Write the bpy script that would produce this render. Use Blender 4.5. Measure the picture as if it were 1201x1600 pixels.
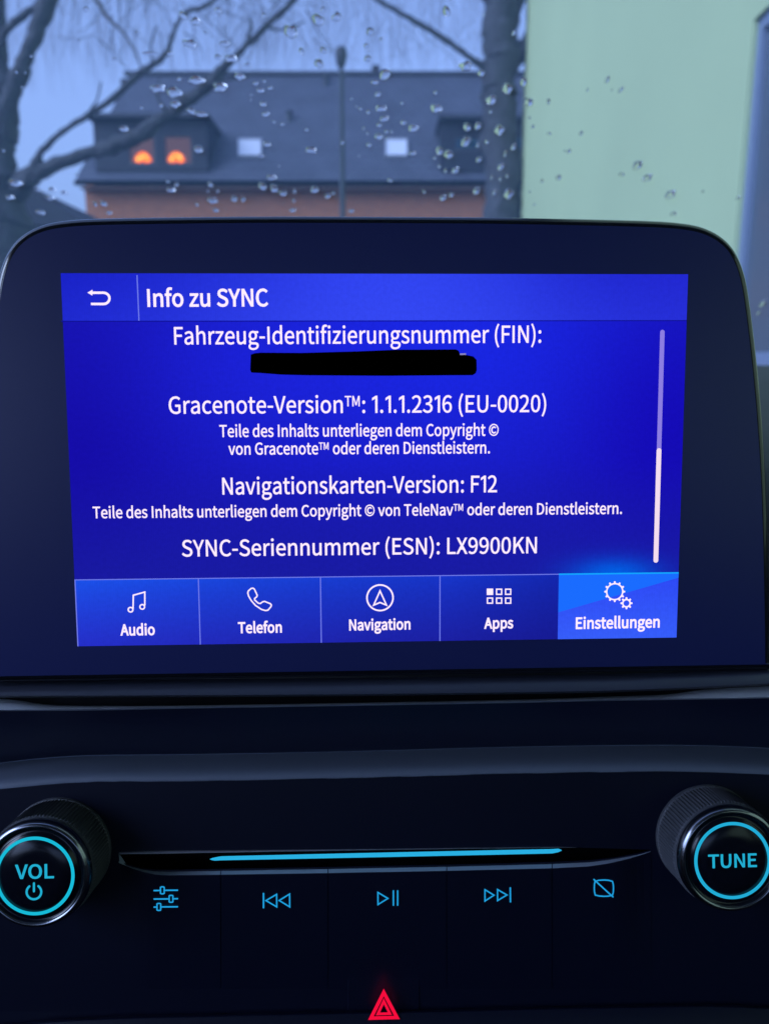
import bpy, bmesh, math, random
from mathutils import Vector, Matrix
from mathutils.geometry import tessellate_polygon

S = bpy.context.scene
for o in list(bpy.data.objects):
    bpy.data.objects.remove(o)

def lin(r, g, b):
    f = lambda c: c/12.92 if c <= 0.04045 else ((c+0.055)/1.055)**2.4
    return tuple(f(max(0.0, c)/255.0) for c in (r, g, b))

# ---------------------------------------------------------------- camera
PITCH = math.radians(11.5)
CAM = Vector((0, 0, 1.2))
AX = Vector((1, 0, 0))
AU = Vector((0, math.sin(PITCH), math.cos(PITCH)))
AF = Vector((0, math.cos(PITCH), -math.sin(PITCH)))
cd = bpy.data.cameras.new('camera')
cam = bpy.data.objects.new('camera', cd)
S.collection.objects.link(cam)
cam.location = CAM
cam.rotation_euler = (math.radians(90)-PITCH, 0, 0)
cd.sensor_fit = 'VERTICAL'
cd.sensor_height = 34.6
cd.sensor_width = 34.6*0.75
cd.lens = 26.0
cd.clip_start = 0.01
cd.clip_end = 2000
cd.dof.use_dof = True
cd.dof.focus_distance = 0.232
cd.dof.aperture_fstop = 13.0
S.camera = cam
S.render.resolution_x = 768
S.render.resolution_y = 1024

# ---------------------------------------------------------------- sky and sun
EXPO = 0.5                                # a dark evening, exposed for the room outside
SUN_EL = math.radians(32)
w = bpy.data.worlds.new("World")
S.world = w
w.use_nodes = True
nt = w.node_tree
nt.nodes.clear()
sky = nt.nodes.new('ShaderNodeTexSky')
sky.sky_type = 'NISHITA'
sky.sun_disc = False
sky.sun_elevation = SUN_EL
sky.air_density = 1.6
sky.dust_density = 3.0
sky.ozone_density = 3.0
hsv = nt.nodes.new('ShaderNodeHueSaturation')
hsv.inputs['Saturation'].default_value = 0.35
tint = nt.nodes.new('ShaderNodeMix')
tint.data_type = 'RGBA'
tint.blend_type = 'MULTIPLY'
tint.inputs[0].default_value = 1.0
tint.inputs[7].default_value = (0.50, 0.70, 1.30, 1)    # the cold white balance of a rainy winter evening
bg = nt.nodes.new('ShaderNodeBackground')
bg.inputs['Strength'].default_value = 0.15
wo = nt.nodes.new('ShaderNodeOutputWorld')
nt.links.new(sky.outputs[0], hsv.inputs['Color'])
nt.links.new(hsv.outputs[0], tint.inputs[6])
nt.links.new(tint.outputs[2], bg.inputs[0])
nt.links.new(bg.outputs[0], wo.inputs[0])
sd = bpy.data.lights.new('sun', 'SUN')
sd.energy = 0.5
sd.angle = math.radians(40)
sd.color = (0.75, 0.88, 1.0)
sun = bpy.data.objects.new('sun', sd)
S.collection.objects.link(sun)
# direction towards the sun: from the left and slightly behind
sdir = Vector((-0.75, -0.45, 0.55)).normalized()
sun.rotation_euler = sdir.to_track_quat('Z', 'Y').to_euler()
sun.location = (-3, -3, 6)
sky.sun_rotation = math.atan2(sdir.x, sdir.y)

S.view_settings.view_transform = 'Standard'
S.view_settings.look = 'None'
S.view_settings.exposure = EXPO
S.view_settings.gamma = 1.0
S.cycles.use_denoising = True
S.cycles.max_bounces = 12
S.cycles.transmission_bounces = 12
S.cycles.transparent_max_bounces = 16
S.cycles.glossy_bounces = 5
S.cycles.diffuse_bounces = 4
S.cycles.sample_clamp_indirect = 4.0
S.cycles.caustics_reflective = False
S.cycles.caustics_refractive = False

# ---------------------------------------------------------------- helpers
def ray(x, y):
    return AF + AX*((x-600.5)/1202.0) - AU*((y-800.0)/1202.0)

def at(x, y, Y):
    """point of the place seen at photo position x, y, at distance Y ahead of the car"""
    d = ray(x, y)
    return CAM + d*(Y/d.y)

def hit(x, y, o, n):
    d = ray(x, y)
    return CAM + d*((o-CAM).dot(n)/d.dot(n))

class Plane:
    def __init__(s, o, n, r):
        s.o, s.n = o, n.normalized()
        s.r = (r - s.n*r.dot(s.n)).normalized()
        s.u = s.n.cross(s.r)
    def ab(s, x, y, h=0.0):
        p = hit(x, y, s.o+s.n*h, s.n) - s.o
        return (p.dot(s.r), p.dot(s.u))
    def w(s, a, b, h=0.0):
        return s.o + s.r*a + s.u*b + s.n*h
    def px(s, x, y, h=0.0):
        return hit(x, y, s.o+s.n*h, s.n)
    def frame(s, a=0, b=0, h=0):
        m = Matrix((s.r, s.u, s.n)).transposed().to_4x4()
        m.translation = s.w(a, b, h)
        return m

def cv(a, b, c):
    return AX*a - AU*b + AF*c
# the display leans back about 6 degrees, the control panel about 11
SP = Plane(CAM + cv(-.0013, -.0142, .2187), cv(.035, .097, -.995), cv(.999, -.009, .035))
PP = Plane(CAM + cv(0, .09, .2500), cv(.022, .0, -1), cv(1, -.012, .022))

MATS = {}
def mat(name, base=(.5, .5, .5), rough=.5, metal=0.0, spec=.5, coat=0.0, emit=None, estr=1.0, bump=None, var=None, ior=None):
    if name in MATS:
        return MATS[name]
    m = bpy.data.materials.new(name)
    m.use_nodes = True
    t = m.node_tree
    b = t.nodes['Principled BSDF']
    b.inputs['Base Color'].default_value = (*base, 1)
    b.inputs['Roughness'].default_value = rough
    b.inputs['Metallic'].default_value = metal
    b.inputs['Specular IOR Level'].default_value = spec
    b.inputs['Coat Weight'].default_value = coat
    if emit:
        b.inputs['Emission Color'].default_value = (*emit, 1)
        b.inputs['Emission Strength'].default_value = estr
    tc = t.nodes.new('ShaderNodeTexCoord')
    if var:                     # (scale, amount): uneven tone
        n = t.nodes.new('ShaderNodeTexNoise')
        n.inputs['Scale'].default_value = var[0]
        n.inputs['Detail'].default_value = 5
        t.links.new(tc.outputs['Object'], n.inputs['Vector'])
        mr = t.nodes.new('ShaderNodeMapRange')
        mr.inputs[1].default_value = .25; mr.inputs[2].default_value = .75
        mr.inputs[3].default_value = 1-var[1]; mr.inputs[4].default_value = 1+var[1]
        t.links.new(n.outputs['Fac'], mr.inputs[0])
        mx = t.nodes.new('ShaderNodeVectorMath'); mx.operation = 'SCALE'
        mx.inputs[0].default_value = base
        t.links.new(mr.outputs[0], mx.inputs['Scale'])
        t.links.new(mx.outputs[0], b.inputs['Base Color'])
    if bump:                    # (scale, strength, distance)
        n = t.nodes.new('ShaderNodeTexNoise')
        n.inputs['Scale'].default_value = bump[0]
        n.inputs['Detail'].default_value = 4
        t.links.new(tc.outputs['Object'], n.inputs['Vector'])
        bp = t.nodes.new('ShaderNodeBump')
        bp.inputs['Strength'].default_value = bump[1]
        bp.inputs['Distance'].default_value = bump[2]
        t.links.new(n.outputs['Fac'], bp.inputs['Height'])
        t.links.new(bp.outputs[0], b.inputs['Normal'])
    MATS[name] = m
    return m

def emis(name, col, k=1.0):
    if name in MATS:
        return MATS[name]
    m = bpy.data.materials.new(name)
    m.use_nodes = True
    t = m.node_tree
    t.nodes.clear()
    e = t.nodes.new('ShaderNodeEmission')
    e.inputs[0].default_value = (*col, 1)
    e.inputs[1].default_value = k/2**EXPO
    o = t.nodes.new('ShaderNodeOutputMaterial')
    t.links.new(e.outputs[0], o.inputs[0])
    MATS[name] = m
    return m

WM = {}
def root(name, label, cat, M=None, group=None, kind=None):
    o = bpy.data.objects.new(name, None)
    S.collection.objects.link(o)
    o.empty_display_size = .02
    if M is not None:
        o.matrix_world = M
    WM[o.name] = M.copy() if M is not None else Matrix.Identity(4)
    tag(o, label, cat, group, kind)
    return o

def tag(o, label=None, cat=None, group=None, kind=None):
    if label: o['label'] = label
    if cat: o['category'] = cat
    if group: o['group'] = group
    if kind: o['kind'] = kind
    return o

def mk(name, verts, faces, m, parent=None, smooth=False, col=None, label=None, kind=None, angle=40):
    """one mesh object from world-space vertices"""
    if parent is not None:
        M = WM[parent.name]
    else:
        c = Vector((0, 0, 0))
        for v in verts: c += Vector(v)
        c /= max(1, len(verts))
        M = Matrix.Translation(c)
    inv = M.inverted()
    me = bpy.data.meshes.new(name)
    me.from_pydata([inv @ Vector(v) for v in verts], [], faces)
    me.materials.append(m)
    if col:
        at_ = me.color_attributes.new('tone', 'FLOAT_COLOR', 'POINT')
        for i, c in enumerate(col):
            at_.data[i].color = (*c, 1)
    if smooth:
        me.shade_smooth()
        try: me.set_sharp_from_angle(angle=math.radians(angle))
        except Exception: pass
    me.update()
    o = bpy.data.objects.new(name, me)
    S.collection.objects.link(o)
    if parent is not None:
        o.parent = parent
        WM[o.name] = M.copy()
    else:
        o.matrix_world = M
        WM[o.name] = M.copy()
    if label: o['label'] = label
    if kind: o['kind'] = kind
    return o

class MB:
    def __init__(s): s.v, s.f = [], []
    def add(s, vs, fs):
        k = len(s.v)
        s.v += [Vector(v) for v in vs]
        s.f += [tuple(k+i for i in f) for f in fs]
    def box(s, c, sx, sy, sz, M=None):
        c = Vector(c)
        vs = []
        for dx in (-.5, .5):
            for dy in (-.5, .5):
                for dz in (-.5, .5):
                    d = Vector((dx*sx, dy*sy, dz*sz))
                    if M is not None: d = M @ d
                    vs.append(c+d)
        s.add(vs, [(0,1,3,2),(4,6,7,5),(0,4,5,1),(2,3,7,6),(0,2,6,4),(1,5,7,3)])
    def prism(s, pts_a, pts_b):
        n = len(pts_a)
        s.add(list(pts_a)+list(pts_b), [tuple(range(n))[::-1], tuple(range(n, 2*n))] + [(i, (i+1)%n, n+(i+1)%n, n+i) for i in range(n)])
    def loft(s, loops, cap0=False, cap1=False, closed=True):
        n = len(loops[0])
        vs = [p for l in loops for p in l]
        fs = []
        for k in range(len(loops)-1):
            for i in range(n if closed else n-1):
                j = (i+1) % n
                fs.append((k*n+i, k*n+j, (k+1)*n+j, (k+1)*n+i))
        if cap0: fs.append(tuple(range(n))[::-1])
        if cap1: fs.append(tuple((len(loops)-1)*n+i for i in range(n)))
        s.add(vs, fs)
    def build(s, name, m, parent=None, **k):
        return mk(name, s.v, s.f, m, parent, **k)

def tube(mb, pts, rads, seg=8, wob=0, rnd=None):
    pts = [Vector(p) for p in pts]
    loops = []
    for i, p in enumerate(pts):
        t = (pts[min(i+1, len(pts)-1)] - pts[max(i-1, 0)]).normalized()
        a = t.cross(Vector((0, 1, 0.05))).normalized()
        b = t.cross(a)
        r = rads[i]
        loops.append([p + (a*math.cos(2*math.pi*j/seg) + b*math.sin(2*math.pi*j/seg))*r*(1+(rnd.uniform(-wob, wob) if rnd else 0)) for j in range(seg)])
    mb.loft(loops, True, True)

def smooth_poly(pts, k=5):
    """Catmull-Rom through tuples of any length"""
    out = []
    n = len(pts)
    for i in range(n-1):
        p0, p1, p2, p3 = pts[max(i-1, 0)], pts[i], pts[i+1], pts[min(i+2, n-1)]
        for j in range(k):
            t = j/k
            out.append(tuple(.5*((2*b)+(-a+c)*t+(2*a-5*b+4*c-d)*t*t+(-a+3*b-3*c+d)*t**3) for a, b, c, d in zip(p0, p1, p2, p3)))
    out.append(tuple(pts[-1]))
    return out

def interp(xs, ys, x):
    if x <= xs[0]: return ys[0]+(ys[1]-ys[0])*(x-xs[0])/(xs[1]-xs[0])
    for i in range(len(xs)-1):
        if x <= xs[i+1]:
            return ys[i]+(ys[i+1]-ys[i])*(x-xs[i])/(xs[i+1]-xs[i])
    return ys[-1]+(ys[-1]-ys[-2])*(x-xs[-1])/(xs[-1]-xs[-2])

# flat marks on a plane: strokes, filled outlines and lettering, each slightly proud of the last
class Marks:
    def __init__(s, P, h): s.P, s.h, s.mb, s.k = P, h, MB(), 0
    def _h(s):
        s.k += 1
        return s.h + s.k*4e-6
    def fill_ab(s, pts):
        h = s._h()
        tri = tessellate_polygon([[Vector((a, b, 0)) for a, b in pts]])
        s.mb.add([s.P.w(a, b, h) for a, b in pts], [tuple(t) for t in tri])
    def fill(s, pts): s.fill_ab([s.P.ab(x, y, s.h) for x, y in pts])
    def stroke(s, pts, wpx, closed=False, cap=False):
        w2 = wpx*s.scale()/2
        q = [Vector(s.P.ab(x, y, s.h)) for x, y in pts]
        s.stroke_ab(q, w2, closed, cap)
    def scale(s):
        a = s.P.ab(600, 900, s.h); b = s.P.ab(700, 900, s.h)
        return (b[0]-a[0])/100
    def stroke_ab(s, q, w2, closed=False, cap=False):
        n = len(q)
        L, R = [], []
        for i in range(n):
            if closed: d0, d1 = (q[i]-q[i-1]).normalized(), (q[(i+1) % n]-q[i]).normalized()
            else:
                d0 = (q[i]-q[i-1]).normalized() if i else (q[1]-q[0]).normalized()
                d1 = (q[i+1]-q[i]).normalized() if i < n-1 else d0
            n0, n1 = Vector((-d0.y, d0.x)), Vector((-d1.y, d1.x))
            m = (n0+n1)
            m = m.normalized() if m.length > 1e-6 else n0
            k = min(1/max(m.dot(n0), .3), 2.5)
            L.append(q[i]+m*w2*k); R.append(q[i]-m*w2*k)
        h = s._h()
        vs = [s.P.w(p.x, p.y, h) for p in L+R]
        fs = [(i, i+1, n+i+1, n+i) for i in range(n-1)]
        if closed: fs.append((n-1, 0, n, 2*n-1))
        s.mb.add(vs, fs)
        if cap and not closed:
            for c in (q[0], q[-1]): s.disc_ab(c.x, c.y, w2)
    def disc_ab(s, a, b, r, n=14):
        h = s._h()
        s.mb.add([s.P.w(a+r*math.cos(2*math.pi*i/n), b+r*math.sin(2*math.pi*i/n), h) for i in range(n)], [tuple(range(n))])
    def circle(s, x, y, r, wpx, n=48, a0=0, a1=360):
        c = s.P.ab(x, y, s.h); k = s.scale()
        full = (a1-a0) >= 360
        m = n if full else n+1
        q = [Vector((c[0]+r*k*math.cos(math.radians(a0+(a1-a0)*i/n)), c[1]+r*k*math.sin(math.radians(a0+(a1-a0)*i/n)))) for i in range(m)]
        s.stroke_ab(q, wpx*k/2, full, cap=not full)
    def text(s, st, xl, yl, xr, yr, cap, bold=0.0, track=0.0, obl=0):
        A = Vector(s.P.ab(xl, yl, s.h)); B = Vector(s.P.ab(xr, yr, s.h))
        C = Vector(s.P.ab(xl, yl-cap, s.h))
        sy = (C-A).length/700.0
        items, x = [], 0
        for ch in st:
            if ch == '™':
                for c2 in 'TM':
                    adv, ps = glyph(c2)
                    items.append((ps, x+8, .58, 700*.39))
                    x += adv*.56
                x += 30
                continue
            adv, ps = glyph(ch)
            items.append((ps, x, 1.0, 0.0))
            x += adv + track
        allx = [px*k+ox for ps, ox, k, oy in items for gset in ps for c in gset for px, py in c]
        x0, x1 = min(allx), max(allx)
        d = (B-A); W = d.length; d.normalize(); up = Vector((-d.y, d.x))
        sx = W/(x1-x0)
        for ps, ox, k, oy in items:
            for gset in ps:
                cs = []
                for c in gset:
                    n = len(c)
                    pts = []
                    for i in range(n):
                        p, a, b = Vector(c[i]), Vector(c[i-1]), Vector(c[(i+1) % n])
                        d0, d1 = (p-a).normalized(), (b-p).normalized()
                        n0, n1 = Vector((-d0.y, d0.x)), Vector((-d1.y, d1.x))
                        m = n0+n1
                        m = m.normalized() if m.length > 1e-5 else n0
                        q = p - m*bold*min(1/max(m.dot(n0), .5), 1.6)
                        pts.append((q.x*k+ox-x0, q.y*k*(1.05 if k < 1 else 1)+oy))
                    cs.append(pts)
                tri = tessellate_polygon([[Vector((a, b, 0)) for a, b in c] for c in cs])
                flat = [p for c in cs for p in c]
                h = s._h()
                vs = []
                for a, b in flat:
                    q = A + d*(a*sx) + up*(b*sy)
                    vs.append(s.P.w(q.x, q.y, h))
                s.mb.add(vs, [tuple(t) for t in tri])
    def build(s, name, m, parent, **k): return s.mb.build(name, m, parent, **k)

# letter outlines, cap height 700
GLYPHS={
' ':(214,[]),
'(':(323,["228,-187 282,-163 228,-57 190,57 168,176 160,297 168,418 190,536 228,650 282,756 228,781 169,671 125,556 97,431 88,297 97,162 125,38 169,-78"]),
')':(323,["95,-187 154,-78 198,38 225,162 235,297 225,431 198,556 154,671 95,781 40,756 94,650 133,536 156,418 163,297 156,176 133,57 94,-57 40,-163"]),
'-':(331,["44,234 288,234 288,301 44,301"]),
'.':(265,["133,-12 164,-4 187,19 196,53 187,89 164,112 133,120 101,112 78,89 70,53 78,19 101,-4"]),
'0':(530,["265,-12 356,10 424,78 468,192 483,352 468,511 424,623 356,690 265,712 175,690 106,623 63,511 48,352 63,192 106,78 175,10","265,58 211,75 169,128 142,220 132,352 142,484 169,575 211,627 265,644 320,627 362,575 389,484 399,352 389,220 362,128 320,75"]),
'1':(530,["84,0 468,0 468,73 328,73 328,700 261,700 231,685 197,671 159,660 116,650 116,595 241,595 241,73 84,73"]),
'2':(530,["42,0 482,0 482,75 288,75 174,69 286,183 373,294 429,401 449,507 435,592 394,656 329,698 244,712 183,705 129,685 82,652 38,610 89,561 120,593 155,619 193,636 234,642 291,631 331,603 355,559 363,503 344,409 285,304 185,186 42,52"]),
'3':(530,["251,-12 339,1 411,40 459,103 477,187 465,253 433,305 386,342 329,365 329,370 379,395 419,431 444,479 453,538 437,612 395,667 330,701 248,712 191,706 141,689 95,662 53,629 100,574 132,601 167,623 205,637 245,642 295,634 332,611 356,576 364,531 354,478 321,436 262,408 170,397 170,330 272,320 340,292 377,248 388,190 377,136 348,95 303,69 245,60 191,67 145,85 106,110 73,140 28,84 67,48 116,17 177,-4"]),
'6':(530,["287,-12 365,4 429,50 473,122 489,215 475,311 436,380 375,421 294,435 252,429 211,412 171,386 136,350 152,487 191,577 247,626 316,641 358,634 396,616 427,587 477,641 445,670 407,692 363,707 312,712 215,692 132,626 75,509 53,334 71,183 120,74 194,9","138,281 173,322 210,350 246,365 280,370 335,359 375,328 398,279 406,215 397,150 372,100 334,68 287,56 228,71 183,114 153,184"]),
'9':(530,["224,-12 319,9 400,77 457,199 478,380 461,526 411,630 336,692 243,712 165,696 101,650 58,578 42,485 56,390 95,321 156,280 235,265 279,272 321,289 361,315 396,350 379,214 340,124 286,75 222,60 177,67 137,85 103,114 55,59 88,31 126,8 171,-7","395,424 359,381 322,352 285,336 249,330 195,341 156,373 132,421 124,485 133,551 158,601 196,633 244,645 303,630 349,588 380,519"]),
':':(265,["133,372 164,381 187,404 196,439 187,474 164,498 133,506 101,498 78,474 70,439 78,404 101,381","133,-12 164,-4 187,19 196,53 187,89 164,112 133,120 101,112 78,89 70,53 78,19 101,-4"]),
'A':(581,["4,0 93,0 160,214 416,214 483,0 577,0 339,700 241,700","182,284 217,392 286,628 290,628 361,392 394,284"]),
'C':(609,["360,-12 424,-6 481,14 531,45 575,88 526,144 491,111 453,86 411,70 364,65 273,85 205,142 161,233 146,352 162,470 207,559 277,615 367,635 409,630 447,617 480,596 510,569 558,626 523,659 479,686 426,705 366,712 242,688 144,616 79,502 55,350 78,197 142,83 239,12"]),
'D':(657,["96,0 275,0 415,24 517,93 579,204 601,352 579,501 517,610 413,677 271,700 96,700","184,73 184,628 264,628 372,610 449,557 495,470 510,352 495,234 449,146 372,91 264,73"]),
'E':(562,["96,0 510,0 510,75 184,75 184,330 450,330 450,406 184,406 184,626 499,626 499,700 96,700"]),
'F':(527,["96,0 184,0 184,314 452,314 452,389 184,389 184,626 499,626 499,700 96,700"]),
'G':(658,["371,-12 438,-6 498,11 548,36 587,69 587,363 357,363 357,289 506,289 506,106 472,84 429,70 380,65 280,85 207,142 162,233 146,352 163,470 210,559 283,615 379,635 427,630 467,616 501,595 530,569 578,626 543,658 498,685 443,705 376,712 248,688 146,616 79,502 55,350 79,197 144,83 244,12"]),
'I':(280,["96,0 184,0 184,700 96,700"]),
'K':(617,["96,0 184,0 184,222 305,365 515,0 613,0 360,435 580,700 479,700 186,349 184,349 184,700 96,700"]),
'L':(519,["96,0 491,0 491,75 184,75 184,700 96,700"]),
'M':(775,["96,0 176,0 176,388 175,437 172,491 168,544 164,594 168,594 224,435 357,71 416,71 548,435 605,594 608,594 605,544 601,491 598,437 597,388 597,0 679,0 679,700 573,700 439,326 391,180 387,180 336,326 202,700 96,700"]),
'N':(690,["96,0 180,0 180,368 178,423 176,478 172,533 169,586 173,586 248,442 503,0 594,0 594,700 510,700 510,336 511,281 514,224 518,168 522,115 518,115 442,259 186,700 96,700"]),
'O':(709,["354,-12 475,13 570,86 631,201 653,352 631,503 570,617 475,688 354,712 233,688 139,617 77,503 55,352 77,201 139,86 233,13","354,65 269,85 203,143 161,234 146,352 161,470 203,559 269,615 354,635 440,615 506,559 548,470 562,352 548,234 506,143 440,85"]),
'S':(569,["290,-12 389,3 464,45 511,108 528,186 517,254 486,306 441,344 384,373 285,416 243,435 206,458 179,490 168,534 177,576 204,608 245,628 299,635 345,631 387,618 424,597 458,570 504,626 463,661 414,688 359,706 299,712 211,699 141,660 95,602 78,527 91,460 125,409 171,373 221,348 321,304 367,282 405,257 429,225 438,179 428,132 400,96 353,73 291,65 237,71 186,89 139,116 98,152 46,91 95,48 153,16 219,-5"]),
'T':(572,["242,0 330,0 330,626 542,626 542,700 30,700 30,626 242,626"]),
'U':(689,["345,-12 444,3 524,54 577,147 596,288 596,700 511,700 511,286 498,181 463,113 410,76 345,65 281,76 229,113 194,181 181,286 181,700 94,700 94,288 113,147 165,54 245,3"]),
'V':(549,["224,0 327,0 549,700 459,700 347,321 330,262 314,205 297,149 279,90 275,90 207,321 94,700 1,700"]),
'X':(547,["16,0 110,0 210,189 266,303 270,303 330,189 435,0 532,0 327,357 518,700 425,700 331,521 282,418 278,418 223,521 127,700 30,700 221,362"]),
'Y':(507,["209,0 297,0 297,271 508,700 416,700 327,502 256,349 252,349 183,502 93,700 -1,700 209,271"]),
'a':(538,["207,-12 254,-7 299,9 340,33 379,62 382,62 390,0 461,0 461,319 451,407 419,474 363,517 282,532 221,526 166,509 118,488 78,464 112,404 145,424 182,442 223,455 267,459 320,448 353,419 370,377 374,329 232,304 133,265 75,209 56,135 68,72 99,26 147,-3","232,58 185,66 153,93 140,140 152,186 192,223 264,251 374,270 374,126 338,97 303,75 268,63"]),
'c':(487,["292,-12 338,-8 382,5 423,25 460,53 422,112 387,86 346,67 300,60 235,74 184,115 151,177 139,259 152,340 186,403 237,444 303,458 341,453 375,437 406,414 450,471 420,494 386,514 346,527 299,532 204,514 124,460 70,374 50,259 68,144 119,59 196,6"]),
'd':(592,["265,-12 310,-7 352,9 389,33 422,61 425,61 433,0 504,0 504,760 416,760 416,561 421,472 388,497 354,516 317,528 275,532 190,513 118,458 69,372 51,259 66,144 109,58 176,6","284,61 223,75 178,114 150,176 140,260 152,341 184,403 232,444 290,458 322,455 353,446 385,429 416,404 416,132 384,101 352,79 318,65"]),
'e':(529,["298,-12 348,-8 392,3 432,19 468,40 437,98 398,76 355,62 308,57 240,70 187,106 151,164 136,239 485,239 489,288 475,389 435,466 370,515 282,532 196,513 121,459 69,373 50,259 69,144 122,59 201,6","135,301 152,370 186,420 231,451 284,462 338,452 379,421 404,370 413,301"]),
'f':(310,["32,448 102,448 102,0 189,0 189,448 299,448 299,519 189,519 189,601 197,657 221,691 263,703 282,701 301,696 321,689 340,756 314,765 285,770 253,773 186,761 139,727 111,673 102,602 102,519 32,514"]),
'g':(539,["263,-239 371,-224 454,-185 507,-128 525,-59 514,-4 480,35 423,57 345,64 243,64 188,71 160,91 152,120 156,146 168,165 185,182 210,173 236,166 262,164 336,177 397,213 437,270 452,345 446,387 432,423 410,452 516,452 516,519 335,519 315,525 290,530 262,532 187,519 126,482 83,424 68,347 74,302 89,264 111,232 136,207 136,203 108,179 87,147 78,107 84,70 101,42 125,22 125,17 93,-7 69,-36 54,-67 49,-100 64,-159 108,-203 176,-230","262,223 220,232 185,257 161,296 152,347 161,398 184,436 219,460 262,468 305,460 340,436 364,398 372,347 364,296 340,257 304,232","275,-179 212,-172 165,-154 135,-125 125,-88 130,-58 147,-28 178,0 201,-5 224,-7 244,-8 334,-8 392,-14 427,-35 439,-74 428,-113 395,-146 343,-170"]),
'h':(580,["88,0 176,0 176,376 212,411 246,436 280,451 317,456 361,448 392,423 410,380 415,317 415,0 502,0 502,329 493,416 464,480 414,519 344,532 294,525 249,506 209,479 172,445 176,552 176,760 88,760"]),
'i':(263,["88,0 176,0 176,519 88,519","132,626 162,633 183,653 190,684 183,713 162,733 132,740 102,733 82,713 74,684 82,653 102,633"]),
'k':(527,["88,0 174,0 174,137 271,250 423,0 518,0 322,309 495,519 397,519 178,245 174,245 174,760 88,760"]),
'l':(271,["180,-12 201,-11 217,-8 230,-5 218,62 200,60 187,64 179,76 176,97 176,760 88,760 88,103 93,54 109,18 138,-5"]),
'm':(884,["88,0 176,0 176,376 210,411 244,436 275,451 306,456 348,448 379,423 396,380 402,317 402,0 489,0 489,376 524,411 558,436 589,451 620,456 663,448 693,423 710,380 716,317 716,0 803,0 803,329 794,416 765,480 716,519 647,532 600,525 557,504 515,473 475,433 455,474 425,505 385,525 331,532 286,525 245,506 206,478 170,443 168,443 159,519 88,519"]),
'n':(583,["88,0 176,0 176,376 212,411 246,436 280,451 317,456 361,448 392,423 410,380 415,317 415,0 502,0 502,329 493,416 464,480 414,519 344,532 294,525 249,506 208,478 170,443 168,443 159,519 88,519"]),
'o':(579,["289,-12 380,6 457,59 509,144 529,259 509,374 457,460 380,514 289,532 198,514 122,460 69,374 50,259 69,144 122,59 198,6","289,60 228,74 181,115 150,177 139,259 150,340 181,403 228,444 289,458 351,444 398,403 429,340 440,259 429,177 398,115 351,74"]),
'p':(592,["88,-219 176,-219 176,-43 173,48 208,22 244,3 281,-9 316,-12 401,6 473,61 523,149 541,267 528,376 488,460 424,513 335,532 291,526 248,510 207,486 170,458 168,458 159,519 88,519","302,61 274,64 243,73 210,89 176,115 176,388 212,418 247,440 281,454 313,458 377,445 419,406 443,345 451,266 440,180 408,116 361,75"]),
'r':(371,["88,0 176,0 176,333 204,389 237,426 272,447 306,454 325,453 340,450 356,445 372,520 356,527 338,531 317,532 275,524 236,503 200,469 170,424 168,424 159,519 88,519"]),
's':(447,["223,-12 304,0 363,33 399,82 412,141 398,203 361,246 311,276 254,299 212,315 176,334 152,357 142,389 153,426 184,454 239,464 282,458 320,442 356,418 398,473 366,496 327,514 284,527 238,532 162,520 106,489 71,442 59,385 73,328 107,287 156,257 210,235 253,218 291,198 318,171 329,137 317,96 283,66 226,55 183,60 143,72 107,92 73,117 31,59 71,31 118,8 169,-7"]),
't':(360,["250,-12 283,-10 316,-3 347,7 329,73 311,65 290,60 270,58 223,70 197,104 190,158 190,448 331,448 331,519 190,519 190,665 117,665 108,519 26,514 26,448 103,448 103,160 111,90 135,35 181,0"]),
'u':(580,["240,-12 289,-6 333,13 373,43 411,81 414,81 420,0 493,0 493,519 406,519 406,151 371,111 337,84 303,68 265,63 221,71 191,96 174,138 168,201 168,519 80,519 80,190 90,102 119,39 168,1"]),
'v':(498,["200,0 302,0 485,519 399,519 301,223 253,71 248,71 201,223 103,519 12,519"]),
'y':(498,["96,-223 165,-210 218,-172 259,-115 290,-44 485,519 400,519 307,231 265,84 260,84 208,231 103,519 12,519 221,-1 209,-40 190,-85 164,-120 132,-143 93,-152 78,-150 64,-147 53,-143 35,-213 53,-219 74,-222"]),
'z':(454,["33,0 426,0 426,71 143,71 417,472 417,519 63,519 63,448 307,448 33,47"]),
'©':(795,["397,-11 530,15 639,86 714,198 742,345 714,491 639,602 530,673 397,697 265,673 155,602 80,491 53,345 80,198 155,86 265,15","397,32 283,55 189,119 126,217 102,345 126,472 189,569 283,632 397,654 511,632 605,569 669,472 692,345 669,217 605,119 511,55","405,134 449,138 486,151 519,170 550,194 518,240 486,215 450,198 409,192 356,203 317,233 291,281 283,345 292,403 318,448 359,477 413,488 447,483 476,468 505,444 541,486 515,510 485,529 450,542 409,546 334,532 272,492 228,429 212,345 227,256 268,190 330,148"]),
}
_G = {}
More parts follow.
